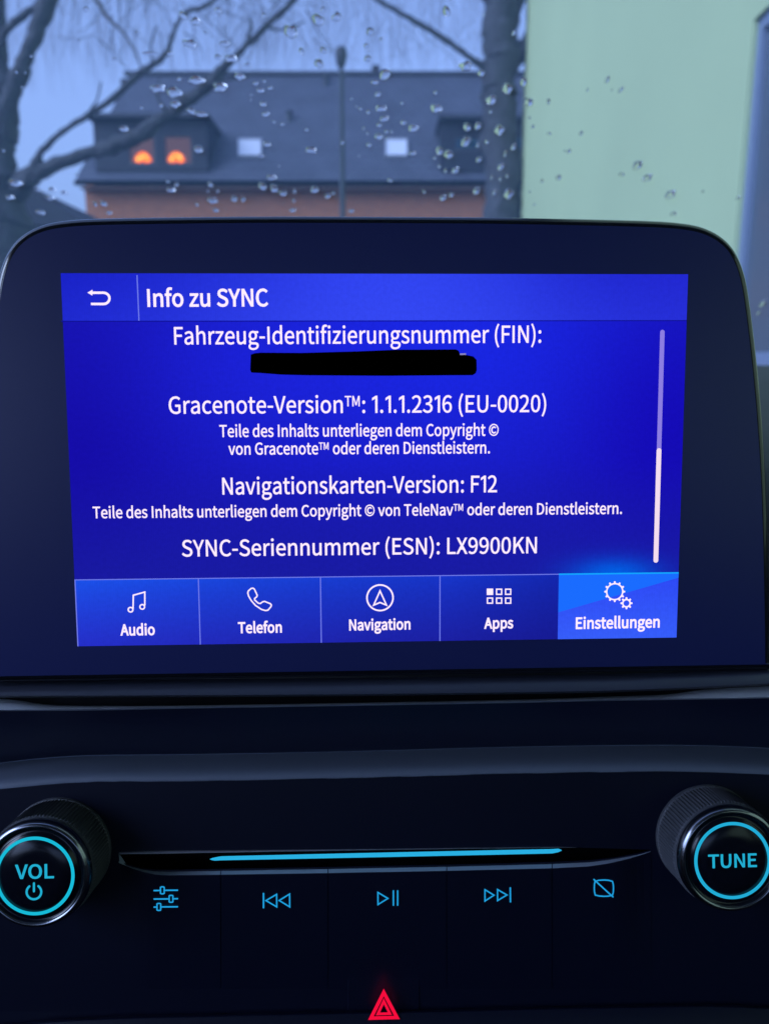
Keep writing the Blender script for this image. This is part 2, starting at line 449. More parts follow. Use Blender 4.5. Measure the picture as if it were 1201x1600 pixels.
def glyph(ch):
    """(advance, [outline sets]) of one letter"""
    if ch in _G: return _G[ch]
    adv, ps = GLYPHS[ch]
    cs = [[tuple(float(v) for v in p.split(',')) for p in q.split()] for q in ps]
    if ch == '1':            # no foot
        adv, cs = 372, [[(296.0, 0.0), (296.0, 700.0), (222.0, 700.0), (60.0, 606.0), (60.0, 520.0), (208.0, 604.0), (208.0, 0.0)]]
    if ch == 'N': cs = [[(96.0, 0.0), (96.0, 700.0), (194.0, 700.0), (512.0, 146.0), (512.0, 700.0), (594.0, 700.0), (594.0, 0.0), (498.0, 0.0), (180.0, 552.0), (180.0, 0.0)][::-1]]
    if ch == 'M': cs = [[(96.0, 0.0), (96.0, 700.0), (205.0, 700.0), (388.0, 200.0), (570.0, 700.0), (679.0, 700.0), (679.0, 0.0), (595.0, 0.0), (595.0, 540.0), (425.0, 75.0), (350.0, 75.0), (180.0, 540.0), (180.0, 0.0)][::-1]]
    # outlines that are separate (i dot, colon) are separate fills
    def inside(p, c):
        r = False
        for i in range(len(c)):
            a, b = c[i-1], c[i]
            if (a[1] > p[1]) != (b[1] > p[1]) and p[0] < (b[0]-a[0])*(p[1]-a[1])/(b[1]-a[1])+a[0]: r = not r
        return r
    sets = []
    for i, c in enumerate(cs):
        depth = sum(inside(c[0], d) for j, d in enumerate(cs) if j != i)
        if depth % 2 == 0:
            sets.append([c]+[d for j, d in enumerate(cs) if j != i and inside(d[0], c) and sum(inside(d[0], e) for k, e in enumerate(cs) if k != j) == depth+1])
    _G[ch] = (adv, sets)
    return _G[ch]

# ================================================================ OUTSIDE
rnd = random.Random(7)

# ---- ground
MB_ = MB()
asph = mat('wet_asphalt', (.05, .05, .055), rough=.35, bump=(40, .4, .02), var=(3, .25))
mk('ground', [(-400, -200, 0), (400, -200, 0), (400, 700, 0), (-400, 700, 0)], [(0, 1, 2, 3)], asph, kind='structure')

# ---- the house across the street
HY = 27.0; RUN = 4.8
eL = at(118, 285, HY); rL = at(122+82, 118, HY+RUN)
XL = eL.x; XR = 9.5
ZE = eL.z; ZR = rL.z
house = root('house', 'orange brick house with a dark tiled roof, two dormers and two roof windows', 'house',
             Matrix.Translation((XL, HY, 0)))
def roof_z(Y): return ZE + (ZR-ZE)*(Y-HY)/RUN
def xl(Y): return XL + (rL.x-XL)*(Y-HY)/RUN
# brick wall with recessed windows: brick pattern far too fine to pick apart from here
bm_ = bpy.data.materials.new('brick_wall'); bm_.use_nodes = True
t = bm_.node_tree; b = t.nodes['Principled BSDF']; b.inputs['Roughness'].default_value = .85
br = t.nodes.new('ShaderNodeTexBrick'); tc = t.nodes.new('ShaderNodeTexCoord'); mp = t.nodes.new('ShaderNodeMapping')
mp.inputs['Rotation'].default_value = (math.radians(90), 0, 0)
t.links.new(tc.outputs['Object'], mp.inputs[0]); t.links.new(mp.outputs[0], br.inputs[0])
br.inputs['Color1'].default_value = (.62, .19, .06, 1); br.inputs['Color2'].default_value = (.48, .15, .05, 1)
br.inputs['Mortar'].default_value = (.25, .2, .16, 1); br.inputs['Scale'].default_value = 1.0
br.inputs['Mortar Size'].default_value = .008; br.inputs['Brick Width'].default_value = .25; br.inputs['Row Height'].default_value = .075
t.links.new(br.outputs[0], b.inputs['Base Color'])
m = MB()
wx0 = at(133, 300, HY+.45).x
for (x0, x1, z0, z1) in [(wx0, XR, 5.4, ZE-.05), (wx0, XR, 0, .9), (wx0, XR, 2.5, 3.7)]:
    m.box(((x0+x1)/2, HY+.6, (z0+z1)/2), x1-x0, .3, z1-z0)
openings = [(wx0+1.2+2.6*i) for i in range(8)]
for z0, z1 in ((.9, 2.5), (3.7, 5.4)):
    xs = [wx0]+[v for o_ in openings for v in (o_, o_+1.2)]+[XR]
    for i in range(0, len(xs), 2):
        m.box(((xs[i]+xs[i+1])/2, HY+.6, (z0+z1)/2), xs[i+1]-xs[i], .298, z1-z0)
m.box((wx0+.15, HY+5.0, ZE/2), .3, 8.3, ZE-.1); m.box((XR-.15, HY+5.0, ZE/2), .3, 8.3, ZE-.1)
m.box(((wx0+XR)/2, HY+9.3, ZE/2), XR-wx0, .3, ZE-.1)
# gable triangle
for gx in (wx0+.15, XR-.15):
    m.prism([(gx-.14, HY+.5, ZE-.05), (gx-.14, HY+RUN, ZR-.5), (gx-.14, HY+9.2, ZE-.05)], [(gx+.14, HY+.5, ZE-.05), (gx+.14, HY+RUN, ZR-.5), (gx+.14, HY+9.2, ZE-.05)])
m.build('wall', bm_, house)
wf = mat('window_paint', (.6, .6, .6), rough=.4)
wg = mat('dark_pane', (.02, .025, .03), rough=.05, spec=.8)
for zc in (1.7, 4.55):
    for o_ in openings:
        f = MB(); hh = .8 if zc < 2 else .85
        for sx in (-1, 0, 1): f.box((o_+.6+sx*.56, HY+.62, zc), .08, .08, 2*hh-.02)
        for sz in (-1, 1): f.box((o_+.6, HY+.625, zc+sz*(hh-.05)), 1.18, .07, .08)
        fo = f.build('window', wf, house)
        g = MB(); g.box((o_+.6, HY+.65, zc), 1.15, .02, 2*hh-.04); g.build('pane', wg, fo)
# roof: stepped courses of tiles
rt = mat('roof_tile', (.085, .09, .115), rough=.55, var=(1.2, .18), bump=(25, .5, .02))
m = MB(); NC = 19
for side in (0, 1):
    for k in range(NC):
        a, c = k/NC, (k+1)/NC+.012
        Ya, Yc = HY+RUN*a, HY+RUN*c
        za, zc = roof_z(Ya)+.045, roof_z(Yc)+.012
        if side:
            Ya, Yc = 2*(HY+RUN)-Ya, 2*(HY+RUN)-Yc
        x0, x1 = xl(HY+RUN*a)-.0, XR+.3
        nt_ = 54
        vs, fs = [], []
        for i in range(nt_*2+1):
            x = x0+(x1-x0)*i/(nt_*2)
            dz = .018 if (i+k) % 2 else 0
            vs += [(x, Ya, za-.06+dz), (x, Ya, za+dz), (x, Yc, zc+dz*.6)]
            if i:
                q = (i-1)*3
                fs += [(q, q+3, q+4, q+1), (q+1, q+4, q+5, q+2)]
        m.add(vs, fs)
roof = m.build('roof', rt, house)
m = MB()
m.box(((rL.x+XR)/2, HY+RUN, ZR+.05), XR-rL.x+.4, .3, .12)
m.build('ridge_cap', mat('ridge_tile', (.06, .065, .08), rough=.6), roof)
m = MB()
for i in range(2):
    m.box(((XL+XR)/2, HY-.05, ZE-.03), XR-XL, .14, .13)
m.build('gutter', mat('zinc', (.11, .11, .13), rough=.6), house)
m = MB(); m.box(((XL+XR)/2, HY+.22, ZE-.16), XR-XL-.3, .48, .05); m.build('soffit', mat('soffit_board', (.30, .17, .12), rough=.7), house)
# dormers
dk = mat('dormer_slate', (.016, .018, .028), rough=.6, var=(5, .2))
dkf = mat('dormer_frame', (.07, .065, .07), rough=.5)
def dormer(x0, x1, yt, yb, wins, lit):
    Yf = HY+.35
    A = at(x0, yb, Yf); B = at(x1, yb, Yf); T = at(x0, yt, Yf)
    zt, zb = T.z, min(A.z, roof_z(Yf)+.25)
    Yb = HY + RUN*(zt-ZE)/(ZR-ZE) + .2
    m = MB()
    holes = []
    for (wx0_, wx1_, wy0, wy1) in wins:
        P, Q = at(wx0_, wy1, Yf), at(wx1_, wy0, Yf)
        holes.append((P.x, Q.x, P.z, Q.z))
    zs0, zs1 = min(h[2] for h in holes), max(h[3] for h in holes)
    xx = [A.x]+[v for h in holes for v in (h[0], h[1])]+[B.x]
    th = .12
    m.box(((A.x+B.x)/2, Yf, (zt+zs1)/2), B.x-A.x, th, zt-zs1)
    m.box(((A.x+B.x)/2, Yf, (zb+zs0)/2), B.x-A.x, th, zs0-zb)
    for i in range(0, len(xx), 2):
        m.box(((xx[i]+xx[i+1])/2, Yf, (zs0+zs1)/2), xx[i+1]-xx[i], th-.004, zs1-zs0)
    for X in (A.x, B.x):
        m.prism([(X-.05, Yf+.061, zb), (X-.05, Yf+.061, zt), (X-.05, Yb, zt)], [(X+.05, Yf+.061, zb), (X+.05, Yf+.061, zt), (X+.05, Yb, zt)])
    d = m.build('dormer', dk, house)
    m = MB(); m.box(((A.x+B.x)/2, (Yf+Yb)/2-.15, zt+.06), B.x-A.x+.3, Yb-Yf+.5, .12)
    m.build('dormer_roof', mat('dormer_lead', (.05, .055, .07), rough=.6), d)
    for h in holes:
        m = MB(); cx, cz = (h[0]+h[1])/2, (h[2]+h[3])/2; ww, hh = h[1]-h[0], h[3]-h[2]
        for s_ in (-1, 1):
            m.box((cx+s_*(ww/2-.03), Yf+.01, cz), .06, .07, hh-.01)
            m.box((cx, Yf+.012, cz+s_*(hh/2-.03)), ww-.12, .06, .06)
        m.build('window_frame', dkf, d)
        m = MB(); m.box((cx, Yf+.3, cz), ww*1.1, .02, hh*1.1)
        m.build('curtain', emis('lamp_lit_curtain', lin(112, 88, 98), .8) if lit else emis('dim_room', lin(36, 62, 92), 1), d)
        m = MB(); m.box((cx, Yf+.02, cz), ww-.1, .01, hh-.1)
    return holes, Yf
h1, Yf1 = dormer(152, 326, 188, 268, [(203, 242, 212, 258), (258, 300, 212, 258)], True)
h2, Yf2 = dormer(690, 850, 190, 268, [(708, 749, 213, 236), (790, 830, 213, 236)], False)
# candle arches glowing on the two sills: a fan of small lights
am = emis('candle_glow', (1.0, .15, .004), 2.3)
amy = emis('candle_flame', (1.0, .48, .08), 2.8)
amd = mat('arch_wood', (.3, .12, .04), rough=.6)
for (cx_px, cy_px, side, lab) in ((224, 250, -1, 'glowing orange candle arch in the left lit dormer window'), (276, 250, 1, 'glowing orange candle arch in the right lit dormer window')):
    c = at(cx_px, cy_px+6, Yf1+.2)
    r0 = root('candle_arch', lab, 'candle arch', Matrix.Translation(c), group='candle arches in the dormer')
    m = MB()
    s_ = 27.6/1202
    for k in range(9):
        a = math.radians(22+136*k/8)
        ro = (14.3-1.8*abs(k-4)/4)*s_; ri = 3.6*s_
        da = math.radians(7.0)
        q = [(ri, a-da), (ro, a-da*.95), (ro*1.04, a), (ro, a+da*.95), (ri, a+da)]
        A_ = [Vector((c.x+r*math.cos(b_), c.y, c.z+r*math.sin(b_)*1.12)) for r, b_ in q]
        m.prism(A_, [p+Vector((0, .02, 0)) for p in A_])
    m.build('light_fan', am, r0)
    for k in range(7):
        a = math.radians(38+104*k/6); rr_ = (9.5+rnd.uniform(-1.5, 2))*s_
        m = MB(); fc = Vector((c.x+rr_*math.cos(a), c.y-.012, c.z+rr_*math.sin(a)*1.12)); fs_ = rnd.uniform(.022, .05)
        tube(m, [fc-Vector((0, 0, fs_)), fc-Vector((0, 0, fs_*.4)), fc+Vector((0, 0, fs_*.3)), fc+Vector((0, 0, fs_*1.5))], [fs_*.5, fs_*.75, fs_*.6, fs_*.1], 8)
        m.build('candle_flame', amy, r0)
    m = MB(); m.box((c.x, c.y+.03, c.z-.03), .55, .08, .05); m.build('base', amd, r0)
# roof windows
for x0, x1 in ((373, 409), (602, 636)):
    P0, P1 = at(x0, 248, HY+1), at(x1, 222, HY+1)
    # solve the distances at which those rays meet the roof
    def onroof(x, y):
        d = ray(x, y); k = (ZR-ZE)/RUN
        s_ = (ZE-HY*k-CAM.z)/(d.z-d.y*k); return CAM+d*s_
    A, B_, C_, D_ = onroof(x0, 248), onroof(x1, 248), onroof(x1, 222), onroof(x0, 222)
    n = (B_-A).cross(D_-A).normalized()
    def ins(p, c, k): return c+(p-c)*k
    cc = (A+B_+C_+D_)/4
    fr = MB()
    loops = [[p+n*.02 for p in (A, B_, C_, D_)], [p+n*.13 for p in (A, B_, C_, D_)], [ins(p, cc, .92)+n*.13 for p in (A, B_, C_, D_)], [ins(p, cc, .92)+n*.09 for p in (A, B_, C_, D_)]]
    fr.loft(loops)
    fo = fr.build('roof_window', mat('pale_frame', (.5, .52, .55), rough=.4), house)
    g = MB(); g.add([ins(p, cc, .93)+n*.1 for p in (A, B_, C_, D_)], [(0, 1, 2, 3)])
    g.build('pane', mat('sky_bright_pane', (.8, .8, .82), rough=.25, coat=.3), fo)  # white pane colour stands in for the reflected sky
# vent stubs on the roof
for x, y in ((452, 190), (509, 134)):
    p = at(x, y, HY); 
    d = ray(x, y); k = (ZR-ZE)/RUN; p = CAM+d*((ZE-HY*k-CAM.z)/(d.z-d.y*k))
    m = MB(); tube(m, [p-Vector((0, 0, .1)), p+Vector((0, 0, .28))], [.09, .09], 10); tube(m, [p+Vector((0, 0, .281)), p+Vector((0, 0, .36))], [.15, .11], 10)
    m.build('vent_pipe', mat('lead', (.05, .055, .065), rough=.6), house)

# ---- low neighbour roof, bottom left
nb = root('garden_shed', 'dark sloping shed roof in front of the brick house, beside the leaning tree', 'shed', Matrix.Translation(at(20, 400, 17)))
P = [at(-90, 268, 17), at(30, 282, 17), at(128, 343, 17), at(128, 352, 17)]
zb = P[3].z
m = MB()
front = [P[0], P[1], P[2], P[3], Vector((P[0].x, 17, zb))]
m.prism(front, [p+Vector((0, 4, 0)) for p in front])
m.build('roof', mat('shed_felt', (.03, .032, .04), rough=.8, bump=(20, .4, .02)), nb)
m = MB(); m.box(((P[0].x+P[3].x)/2, 19, zb/2), P[3].x-P[0].x-.3, 3.7, zb-.002)
m.build('wall', mat('shed_boards', (.1, .07, .05), rough=.8), nb)

# ---- street lamp
LY = 12.0
p0 = at(531, 330, LY); ptop = at(533, 108, LY)
lamp = root('street_lamp', 'thin grey street lamp with a drop shaped head in front of the roof', 'street lamp', Matrix.Translation((ptop.x, LY, 0)))
lx = ptop.x
steel = mat('lamp_steel', (.035, .042, .048), rough=.45, metal=.3)
m = MB(); tube(m, [(lx, LY, 0), (lx, LY, 1.2)], [.075, .07], 14); tube(m, [(lx, LY, 1.201), (lx, LY, ptop.z+.02)], [.046, .032], 14)
m.build('pole', steel, lamp)
prof = [(.01, 108), (.045, 105), (.07, 98), (.085, 88), (.085, 80), (.07, 75), (.03, 73), (.005, 72)]
m = MB()
m.loft([[Vector((lx+r*math.cos(a), LY+r*math.sin(a), at(533, y, LY).z)) for a in [2*math.pi*i/20 for i in range(20)]] for r, y in prof], True, True)
m.build('lamp_head', mat('lamp_shell', (.035, .038, .045), rough=.5), lamp, smooth=True)

# ---- trees
bark = mat('wet_bark', (.05, .05, .055), rough=.75, bump=(14, .8, .05), var=(6, .35))
def limb(m, pts, Y, k=1202.0, seg=10, dY=0.0):
    """pts: (x, y, width) along a limb of a tree standing Y ahead"""
    q = smooth_poly(pts, 4)
    P, R = [], []
    for i, (x, y, wd) in enumerate(q):
        j_ = .09*wd+.5; x += rnd.uniform(-j_, j_); y += rnd.uniform(-j_, j_); wd *= rnd.uniform(.88, 1.12)
        yy = Y + dY*i/len(q)
        P.append(at(x, y, yy)); R.append(max(.004, wd*yy/k/2))
    tube(m, P, R, seg, .05, rnd)
TY = 6.5
tree = root('bare_tree', 'bare tree at the left edge, forking trunk, two long branches over the roof', 'tree', Matrix.Translation((at(10, 330, TY).x, TY, 0)))
m = MB()
base = at(2, 340, TY)
tube(m, [(base.x-.05, TY, -.1), (base.x-.02, TY, .5), (base.x, TY, base.z)], [.4, .27, .235], 14, .04, rnd)
limb(m, [(2, 345, 92), (0, 300, 72), (2, 262, 46), (2, 220, 46), (5, 180, 43), (6, 150, 44), (0, 110, 28), (-3, 75, 27), (-6, 0, 24), (-8, -60, 22)], TY, dY=.1)
trunk = m.build('trunk', bark, tree, smooth=True)
m = MB(); limb(m, [(10, 175, 26), (21, 145, 26), (31, 115, 24), (46, 78, 21), (62, 38, 24), (78, 0, 26), (98, -50, 26)], TY)
limb(m, [(-4, 85, 12), (10, 50, 11), (30, 30, 10), (52, 14, 9), (70, -6, 8)], TY+.02)
m.build('fork', bark, tree, smooth=True)
m = MB(); limb(m, [(8, 310, 30), (42, 284, 26), (58, 262, 20), (62, 243, 11), (90, 212, 8), (130, 185, 8.5), (178, 152, 9), (218, 116, 9.5), (240, 100, 9), (260, 84, 8), (268, 62, 6.5), (275, 42, 5.5), (290, 20, 6), (320, 10, 7), (350, -12, 5)], TY, dY=-.6)
m.build('branch', bark, tree, smooth=True)
m = MB(); limb(m, [(25, 300, 36), (50, 275, 26), (90, 258, 19), (140, 240, 18), (185, 226, 22), (225, 207, 22), (262, 180, 16), (300, 152, 18), (328, 133, 17), (345, 112, 15), (362, 94, 10), (385, 70, 9), (415, 42, 8.5), (440, 18, 9), (470, -12, 8)], TY, dY=-.8)
limb(m, [(388, 62, 6), (392, 40, 5), (388, 25, 3)], TY-.7)
m.build('branch', bark, tree, smooth=True)
for pts in ([(130, 187, 4), (150, 160, 3), (158, 128, 2)], [(240, 101, 4), (236, 70, 3), (246, 40, 2)], [(262, 180, 6), (246, 150, 4), (250, 122, 2)], [(328, 133, 6), (352, 126, 4), (392, 118, 2)], [(415, 44, 4), (446, 46, 3), (476, 34, 2)]):
    m = MB(); limb(m, pts, TY-.5); m.build('side_twig', bark, tree, smooth=True)
m = MB(); limb(m, [(140, -20, 6), (165, 22, 6), (190, 48, 4), (212, 80, 3), (222, 110, 2.5)], TY+2)
m.build('hanging_twig', mat('pale_twig', (.13, .12, .13), rough=.8), tree, smooth=True)

T2 = 16.0
tree2 = root('roadside_tree', 'straight dark tree trunk beside the green wall, one thin branch reaching left', 'tree', Matrix.Translation((at(786, 330, T2).x, T2, 0)))
b2 = at(786, 340, T2)
m = MB(); tube(m, [(b2.x, T2, -.1), (b2.x, T2, .4), (b2.x, T2, b2.z)], [.6, .42, .36], 14, .04, rnd)
limb(m, [(786, 345, 52), (785, 280, 50), (780, 200, 54), (779, 140, 52), (780, 100, 52), (781, 60, 46), (778, 20, 48), (776, -50, 46)], T2)
m.build('trunk', bark, tree2, smooth=True)
m = MB(); limb(m, [(765, 112, 16), (745, 98, 10), (720, 80, 8), (690, 58, 8), (655, 38, 7.5), (625, 20, 7), (600, 6, 6), (570, -12, 6)], T2, dY=-.8)
m.build('branch', bark, tree2, smooth=True)
m = MB(); limb(m, [(785, 60, 24), (800, 18, 26), (812, -30, 24)], T2, dY=.2)
limb(m, [(785, 125, 26), (803, 96, 26), (822, 70, 24), (840, 45, 22)], T2, dY=.2)
m.build('fork', bark, tree2, smooth=True)

# fine wandering twigs of the two near trees: a web too dense to count
def web(n, x0, x1, Y, par):
    m = MB()
    for _ in range(n):
        x, y = rnd.uniform(x0, x1), rnd.uniform(-60, 60)
        a = rnd.choice((-1, 1))*rnd.uniform(.2, 1.2)+math.pi/2; L = rnd.uniform(40, 130); yy = Y+rnd.uniform(-.8, .8)
        pts, wd = [], rnd.uniform(.0022, .0052)
        for k in range(8):
            pts.append(at(x, y, yy)); a += rnd.uniform(-.28, .28)+(.06 if a < math.pi/2 else -.06)
            x += math.cos(a)*L/7; y += math.sin(a)*L/7
            if y > 122 and x > 130: break
        if len(pts) > 2: tube(m, pts, [wd*(1-.1*k) for k in range(len(pts))], 4)
    m.build('fine_twigs', bark, par, kind='stuff')
web(95, 70, 500, TY+.6, tree); web(60, 500, 812, T2, tree2)

# ---- far bare tree crowns whose fine twigs mottle the sky
tw = mat('far_twigs', (.3, .28, .3), rough=.9)
for idx, (cx, Yt, lab) in enumerate(((210, 46, 'far bare crown of hanging twigs behind the house, left of the lamp'), (590, 44, 'far bare crown of hanging twigs behind the house, right of the lamp'))):
    c = at(cx, 330, Yt)
    tr = root('bare_tree', lab, 'tree', Matrix.Translation((c.x, Yt, 0)), group='far bare trees behind the house')
    m = MB(); tube(m, [(c.x, Yt, 0), (c.x+.2, Yt, 7), (c.x-.1, Yt, 16)], [.5, .4, .22], 10)
    m.build('trunk', bark, tr)
    m = MB()
    for k in range(1500):
        x = cx+rnd.uniform(-215, 225); y = rnd.uniform(-150, 75)
        yy = Yt+rnd.uniform(-3, 3)
        P = at(x, y, yy); L = rnd.uniform(.8, 3.2); wd = rnd.choice((.004, .006, .008, .013))
        sx = rnd.gauss(0, .35); pts = [P, P+Vector((sx*.5, 0, -L*.4)), P+Vector((sx*.8, 0, -L*.75)), P+Vector((sx*.85, 0, -L))]
        if at(x, 500, yy).z > pts[-1].z: continue
        tube(m, pts, [wd, wd*.8, wd*.6, wd*.3], 3)
    for k in range(34):
        x = cx+rnd.gauss(0, 120); y = rnd.uniform(-150, 20); P = at(x, y, Yt)
        q = P+Vector((rnd.uniform(-5, 5), rnd.uniform(-1, 1), rnd.uniform(1.5, 4)))
        mid = (P+q)/2+Vector((rnd.uniform(-.6, .6), 0, 1.0))
        tube(m, [q, mid, P], [.05, .035, .012], 4)
    m.build('twigs', tw, tr, kind='stuff')

# ---- pale green building on the right
wn = Vector((-1, 2.4*math.pi/180*1.0, 0)).normalized()
wo_ = Vector((2.0, 0, 0))
gp = lambda x, y: hit(x, y, wo_, wn)
corner = gp(815, 200)
wdir = Vector((-wn.y, wn.x, 0)) if False else Vector((wn.y, -wn.x, 0))
gb = root('green_building', 'pale green rendered building standing close along the right side', 'building', Matrix.Translation((corner.x, corner.y, 0)))
stucco = mat('green_render', (.55, .655, .32), rough=.85, bump=(60, .35, .01), var=(.35, .06))
def wp(s, z, d=0.0):     # s: metres along the wall from its far corner towards the car, d: depth into the building
    p = corner - wdir*s - wn*d
    return Vector((p.x, p.y, z))
def s_of(p): return (corner-p).dot(wdir)
A = gp(1143, 420); s0 = s_of(A); s1 = s0+1.25
zt_ = gp(1184, 24).z; zb_ = gp(1195, 571).z
GH = 9.0; SE = s_of(Vector((2, -4, 0)))
m = MB()
def panel(s_a, s_b, z_a, z_b):
    m.prism([wp(s_a, z_a), wp(s_b, z_a), wp(s_b, z_b), wp(s_a, z_b)], [wp(s_a, z_a, .35), wp(s_b, z_a, .35), wp(s_b, z_b, .35), wp(s_a, z_b, .35)])
panel(0, s0, .45, GH); panel(s0, s1, zt_, GH); panel(s0, s1, .45, zb_); panel(s1, SE, .45, GH)
m.prism([wp(0, .45, .351), wp(0, .45, 8), wp(0, GH, 8), wp(0, GH, .351)], [wp(.35, .45, .351), wp(.35, .45, 8), wp(.35, GH, 8), wp(.35, GH, .351)])
m.build('wall', stucco, gb)
m = MB(); m.prism([wp(-.03, 0, -.03), wp(SE, 0, -.03), wp(SE, .45, -.03), wp(-.03, .45, -.03)], [wp(-.03, 0, .4), wp(SE, 0, .4), wp(SE, .45, .4), wp(-.03, .45, .4)])
m.build('plinth', mat('plinth', (.18, .18, .18), rough=.8), gb)
# window: a pale frame around the opening and a dark reflecting pane
fm = mat('white_window_frame', (.22, .26, .36), rough=.4)
fr = MB(); fw = .075
def bar(s_a, s_b, z_a, z_b, d0, d1):
    fr.prism([wp(s_a, z_a, d0), wp(s_b, z_a, d0), wp(s_b, z_b, d0), wp(s_a, z_b, d0)], [wp(s_a, z_a, d1), wp(s_b, z_a, d1), wp(s_b, z_b, d1), wp(s_a, z_b, d1)])
bar(s0, s0+fw, zb_, zt_, .03, .1); bar(s1-fw, s1, zb_, zt_, .03, .1); bar(s0+fw, s1-fw, zt_-fw, zt_, .03, .1); bar(s0+fw, s1-fw, zb_, zb_+fw, .03, .1)
win = fr.build('window', fm, gb)
fr = MB(); bar(s0-.06, s1+.06, zb_-.04, zb_, -.05, .03); fr.build('sill', mat('sill_stone', (.35, .37, .4), rough=.6), win)
fr = MB(); bar(s0+fw, s1-fw, zb_+fw, zt_-fw, .06, .07)
fr.build('pane', mat('window_pane', (.10, .12, .14), rough=.15, spec=.7), win)
m = MB(); m.prism([wp(-.1, GH, -.4), wp(SE, GH, -.4), wp(SE, GH+.2, -.4), wp(-.1, GH+.2, -.4)], [wp(-.1, GH, 8), wp(SE, GH, 8), wp(SE, GH+.2, 8), wp(-.1, GH+.2, 8)])
m.build('roof', mat('flat_roof_edge', (.2, .2, .2), rough=.7), gb)

# ================================================================ THE CAR
# ---- cabin shell: headliner, door cards, bulkhead, floor
car = root('car_cabin', 'dark car interior around the dashboard', 'car interior', Matrix.Translation((0, -.6, .3)), kind='structure')
lin_m = mat('headliner_cloth', (.6, .61, .63), rough=.95, bump=(300, .3, .001))
pla = mat('cabin_plastic', (.03, .03, .033), rough=.7, bump=(400, .3, .0005))
m = MB(); m.box((0, -.785, CAM.z+.445), 1.5, 1.77, .04); m.build('headliner', lin_m, car)
for sx in (-1, 1):
    m = MB(); m.box((sx*.74, -.45, .71), .06, 2.4, .80); m.build('door_card', pla, car)
    m = MB(); m.box((sx*.72, -.76, CAM.z+.41), .06, 1.74, .03); m.box((sx*.73, -.35, CAM.z+.15), .05, .1, .48)
    m.box((sx*.73, -1.5, CAM.z+.15), .05, .3, .48); m.build('roof_pillar', pla, car)
m = MB(); m.box((0, -1.68, .72), 1.5, .06, .84); m.build('rear_bulkhead', pla, car)
m = MB(); m.box((0, -.4, .28), 1.5, 2.5, .04); m.build('floor_carpet', mat('carpet', (.02, .02, .022), rough=.95), car)
seatm = mat('seat_fabric', (.035, .035, .04), rough=.9, bump=(500, .4, .0005))
for sx, lb in ((-1, 'dark cloth seat on the left side behind the console'), (1, 'dark cloth seat on the right side behind the console')):
    st = root('car_seat', lb, 'car seat', Matrix.Translation((sx*.37, -.45, .3)), group='front seats')
    m = MB(); m.loft([[Vector((sx*.37+a, y, z)) for a, z in ((-.25, .45), (-.25, .58), (-.18, .62), (.18, .62), (.25, .58), (.25, .45))] for y in (-.25, -.6, -.8)], True, True)
    m.build('seat_cushion', seatm, st)
    m = MB(); m.loft([[Vector((sx*.37+a*k, -.72-(z-.6)*.35+y, z)) for a, y in ((-.25, 0), (-.22, .08), (0, .05), (.22, .08), (.25, 0), (.2, -.1), (-.2, -.1))] for z, k in ((.55, 1), (.9, .98), (1.1, .85), (1.16, .6))], True, True)
    m.build('backrest', seatm, st)
    m = MB(); m.loft([[Vector((sx*.37+a*k, -.95+y, z)) for a, y in ((-.12, 0), (-.1, .05), (.1, .05), (.12, 0), (.1, -.05), (-.1, -.05))] for z, k in ((1.19, .8), (1.24, 1), (1.36, 1), (1.4, .7))], True, True)
    m.build('headrest', seatm, st)

paint = mat('dark_car_paint', (.012, .014, .018), rough=.35, spec=.4)
m = MB()
m.loft([[Vector((x, y, CAM.z+z-.10*(x/.8)**2)) for y, z in ((.93, -.075), (1.15, -.06), (1.5, -.09), (1.8, -.16), (1.95, -.28), (2.0, -.6))] for x in (-.8, -.6, -.3, 0, .3, .6, .8)], closed=False)
m.build('bonnet', paint, car, smooth=True)
m = MB(); m.box((0, .90, CAM.z-.07), 1.4, .09, .03); m.build('cowl', pla, car)

# ---- dashboard
dash = root('dashboard', 'black dashboard running under the windscreen behind the touchscreen', 'dashboard', Matrix.Translation((0, .5, 1.0)))
dpl = mat('dash_soft_plastic', (.022, .024, .028), rough=.62, bump=(700, .35, .0004))
xs = [-.8, -.5, -.3, -.2, 0, .2, .3, .5, .8]
ZD = at(1195, 571, .84).z
prof = [(.30, -.9), (.30, -.3), (.285, -.2), (.285, -.09), (.292, -.06), (.31, -.045), (.40, -.036), (.60, -.02), (.84, ZD-CAM.z), (.9, ZD-CAM.z-.03)]
m = MB(); m.loft([[Vector((x, y, CAM.z+z)) for y, z in prof] for x in xs], closed=False)
m.build('dash_top', dpl, dash, smooth=True)

# ---- windscreen
WB = Vector((0, .85, CAM.z-.012)); WS = math.radians(30)
wnrm = Vector((0, math.sin(WS), math.cos(WS)))
WP = Plane(WB, wnrm, AX)
gm = bpy.data.materials.new('windscreen_glass'); gm.use_nodes = True
t = gm.node_tree; t.nodes.clear()
tr_ = t.nodes.new('ShaderNodeBsdfTransparent'); tr_.inputs[0].default_value = (.93, .96, .99, 1)
gl = t.nodes.new('ShaderNodeBsdfGlossy'); gl.inputs['Roughness'].default_value = .02
df = t.nodes.new('ShaderNodeBsdfTranslucent'); df.inputs[0].default_value = (.42, .66, 1.0, 1)
d2 = t.nodes.new('ShaderNodeBsdfDiffuse'); d2.inputs[0].default_value = (.6, .6, .6, 1)
fz = t.nodes.new('ShaderNodeFresnel'); fz.inputs[0].default_value = 1.35
mxa = t.nodes.new('ShaderNodeMixShader'); mxb = t.nodes.new('ShaderNodeMixShader'); ou = t.nodes.new('ShaderNodeOutputMaterial')
ml = t.nodes.new('ShaderNodeMath'); ml.operation = 'MULTIPLY'; ml.inputs[1].default_value = .6
t.links.new(fz.outputs[0], ml.inputs[0]); t.links.new(ml.outputs[0], mxa.inputs[0])
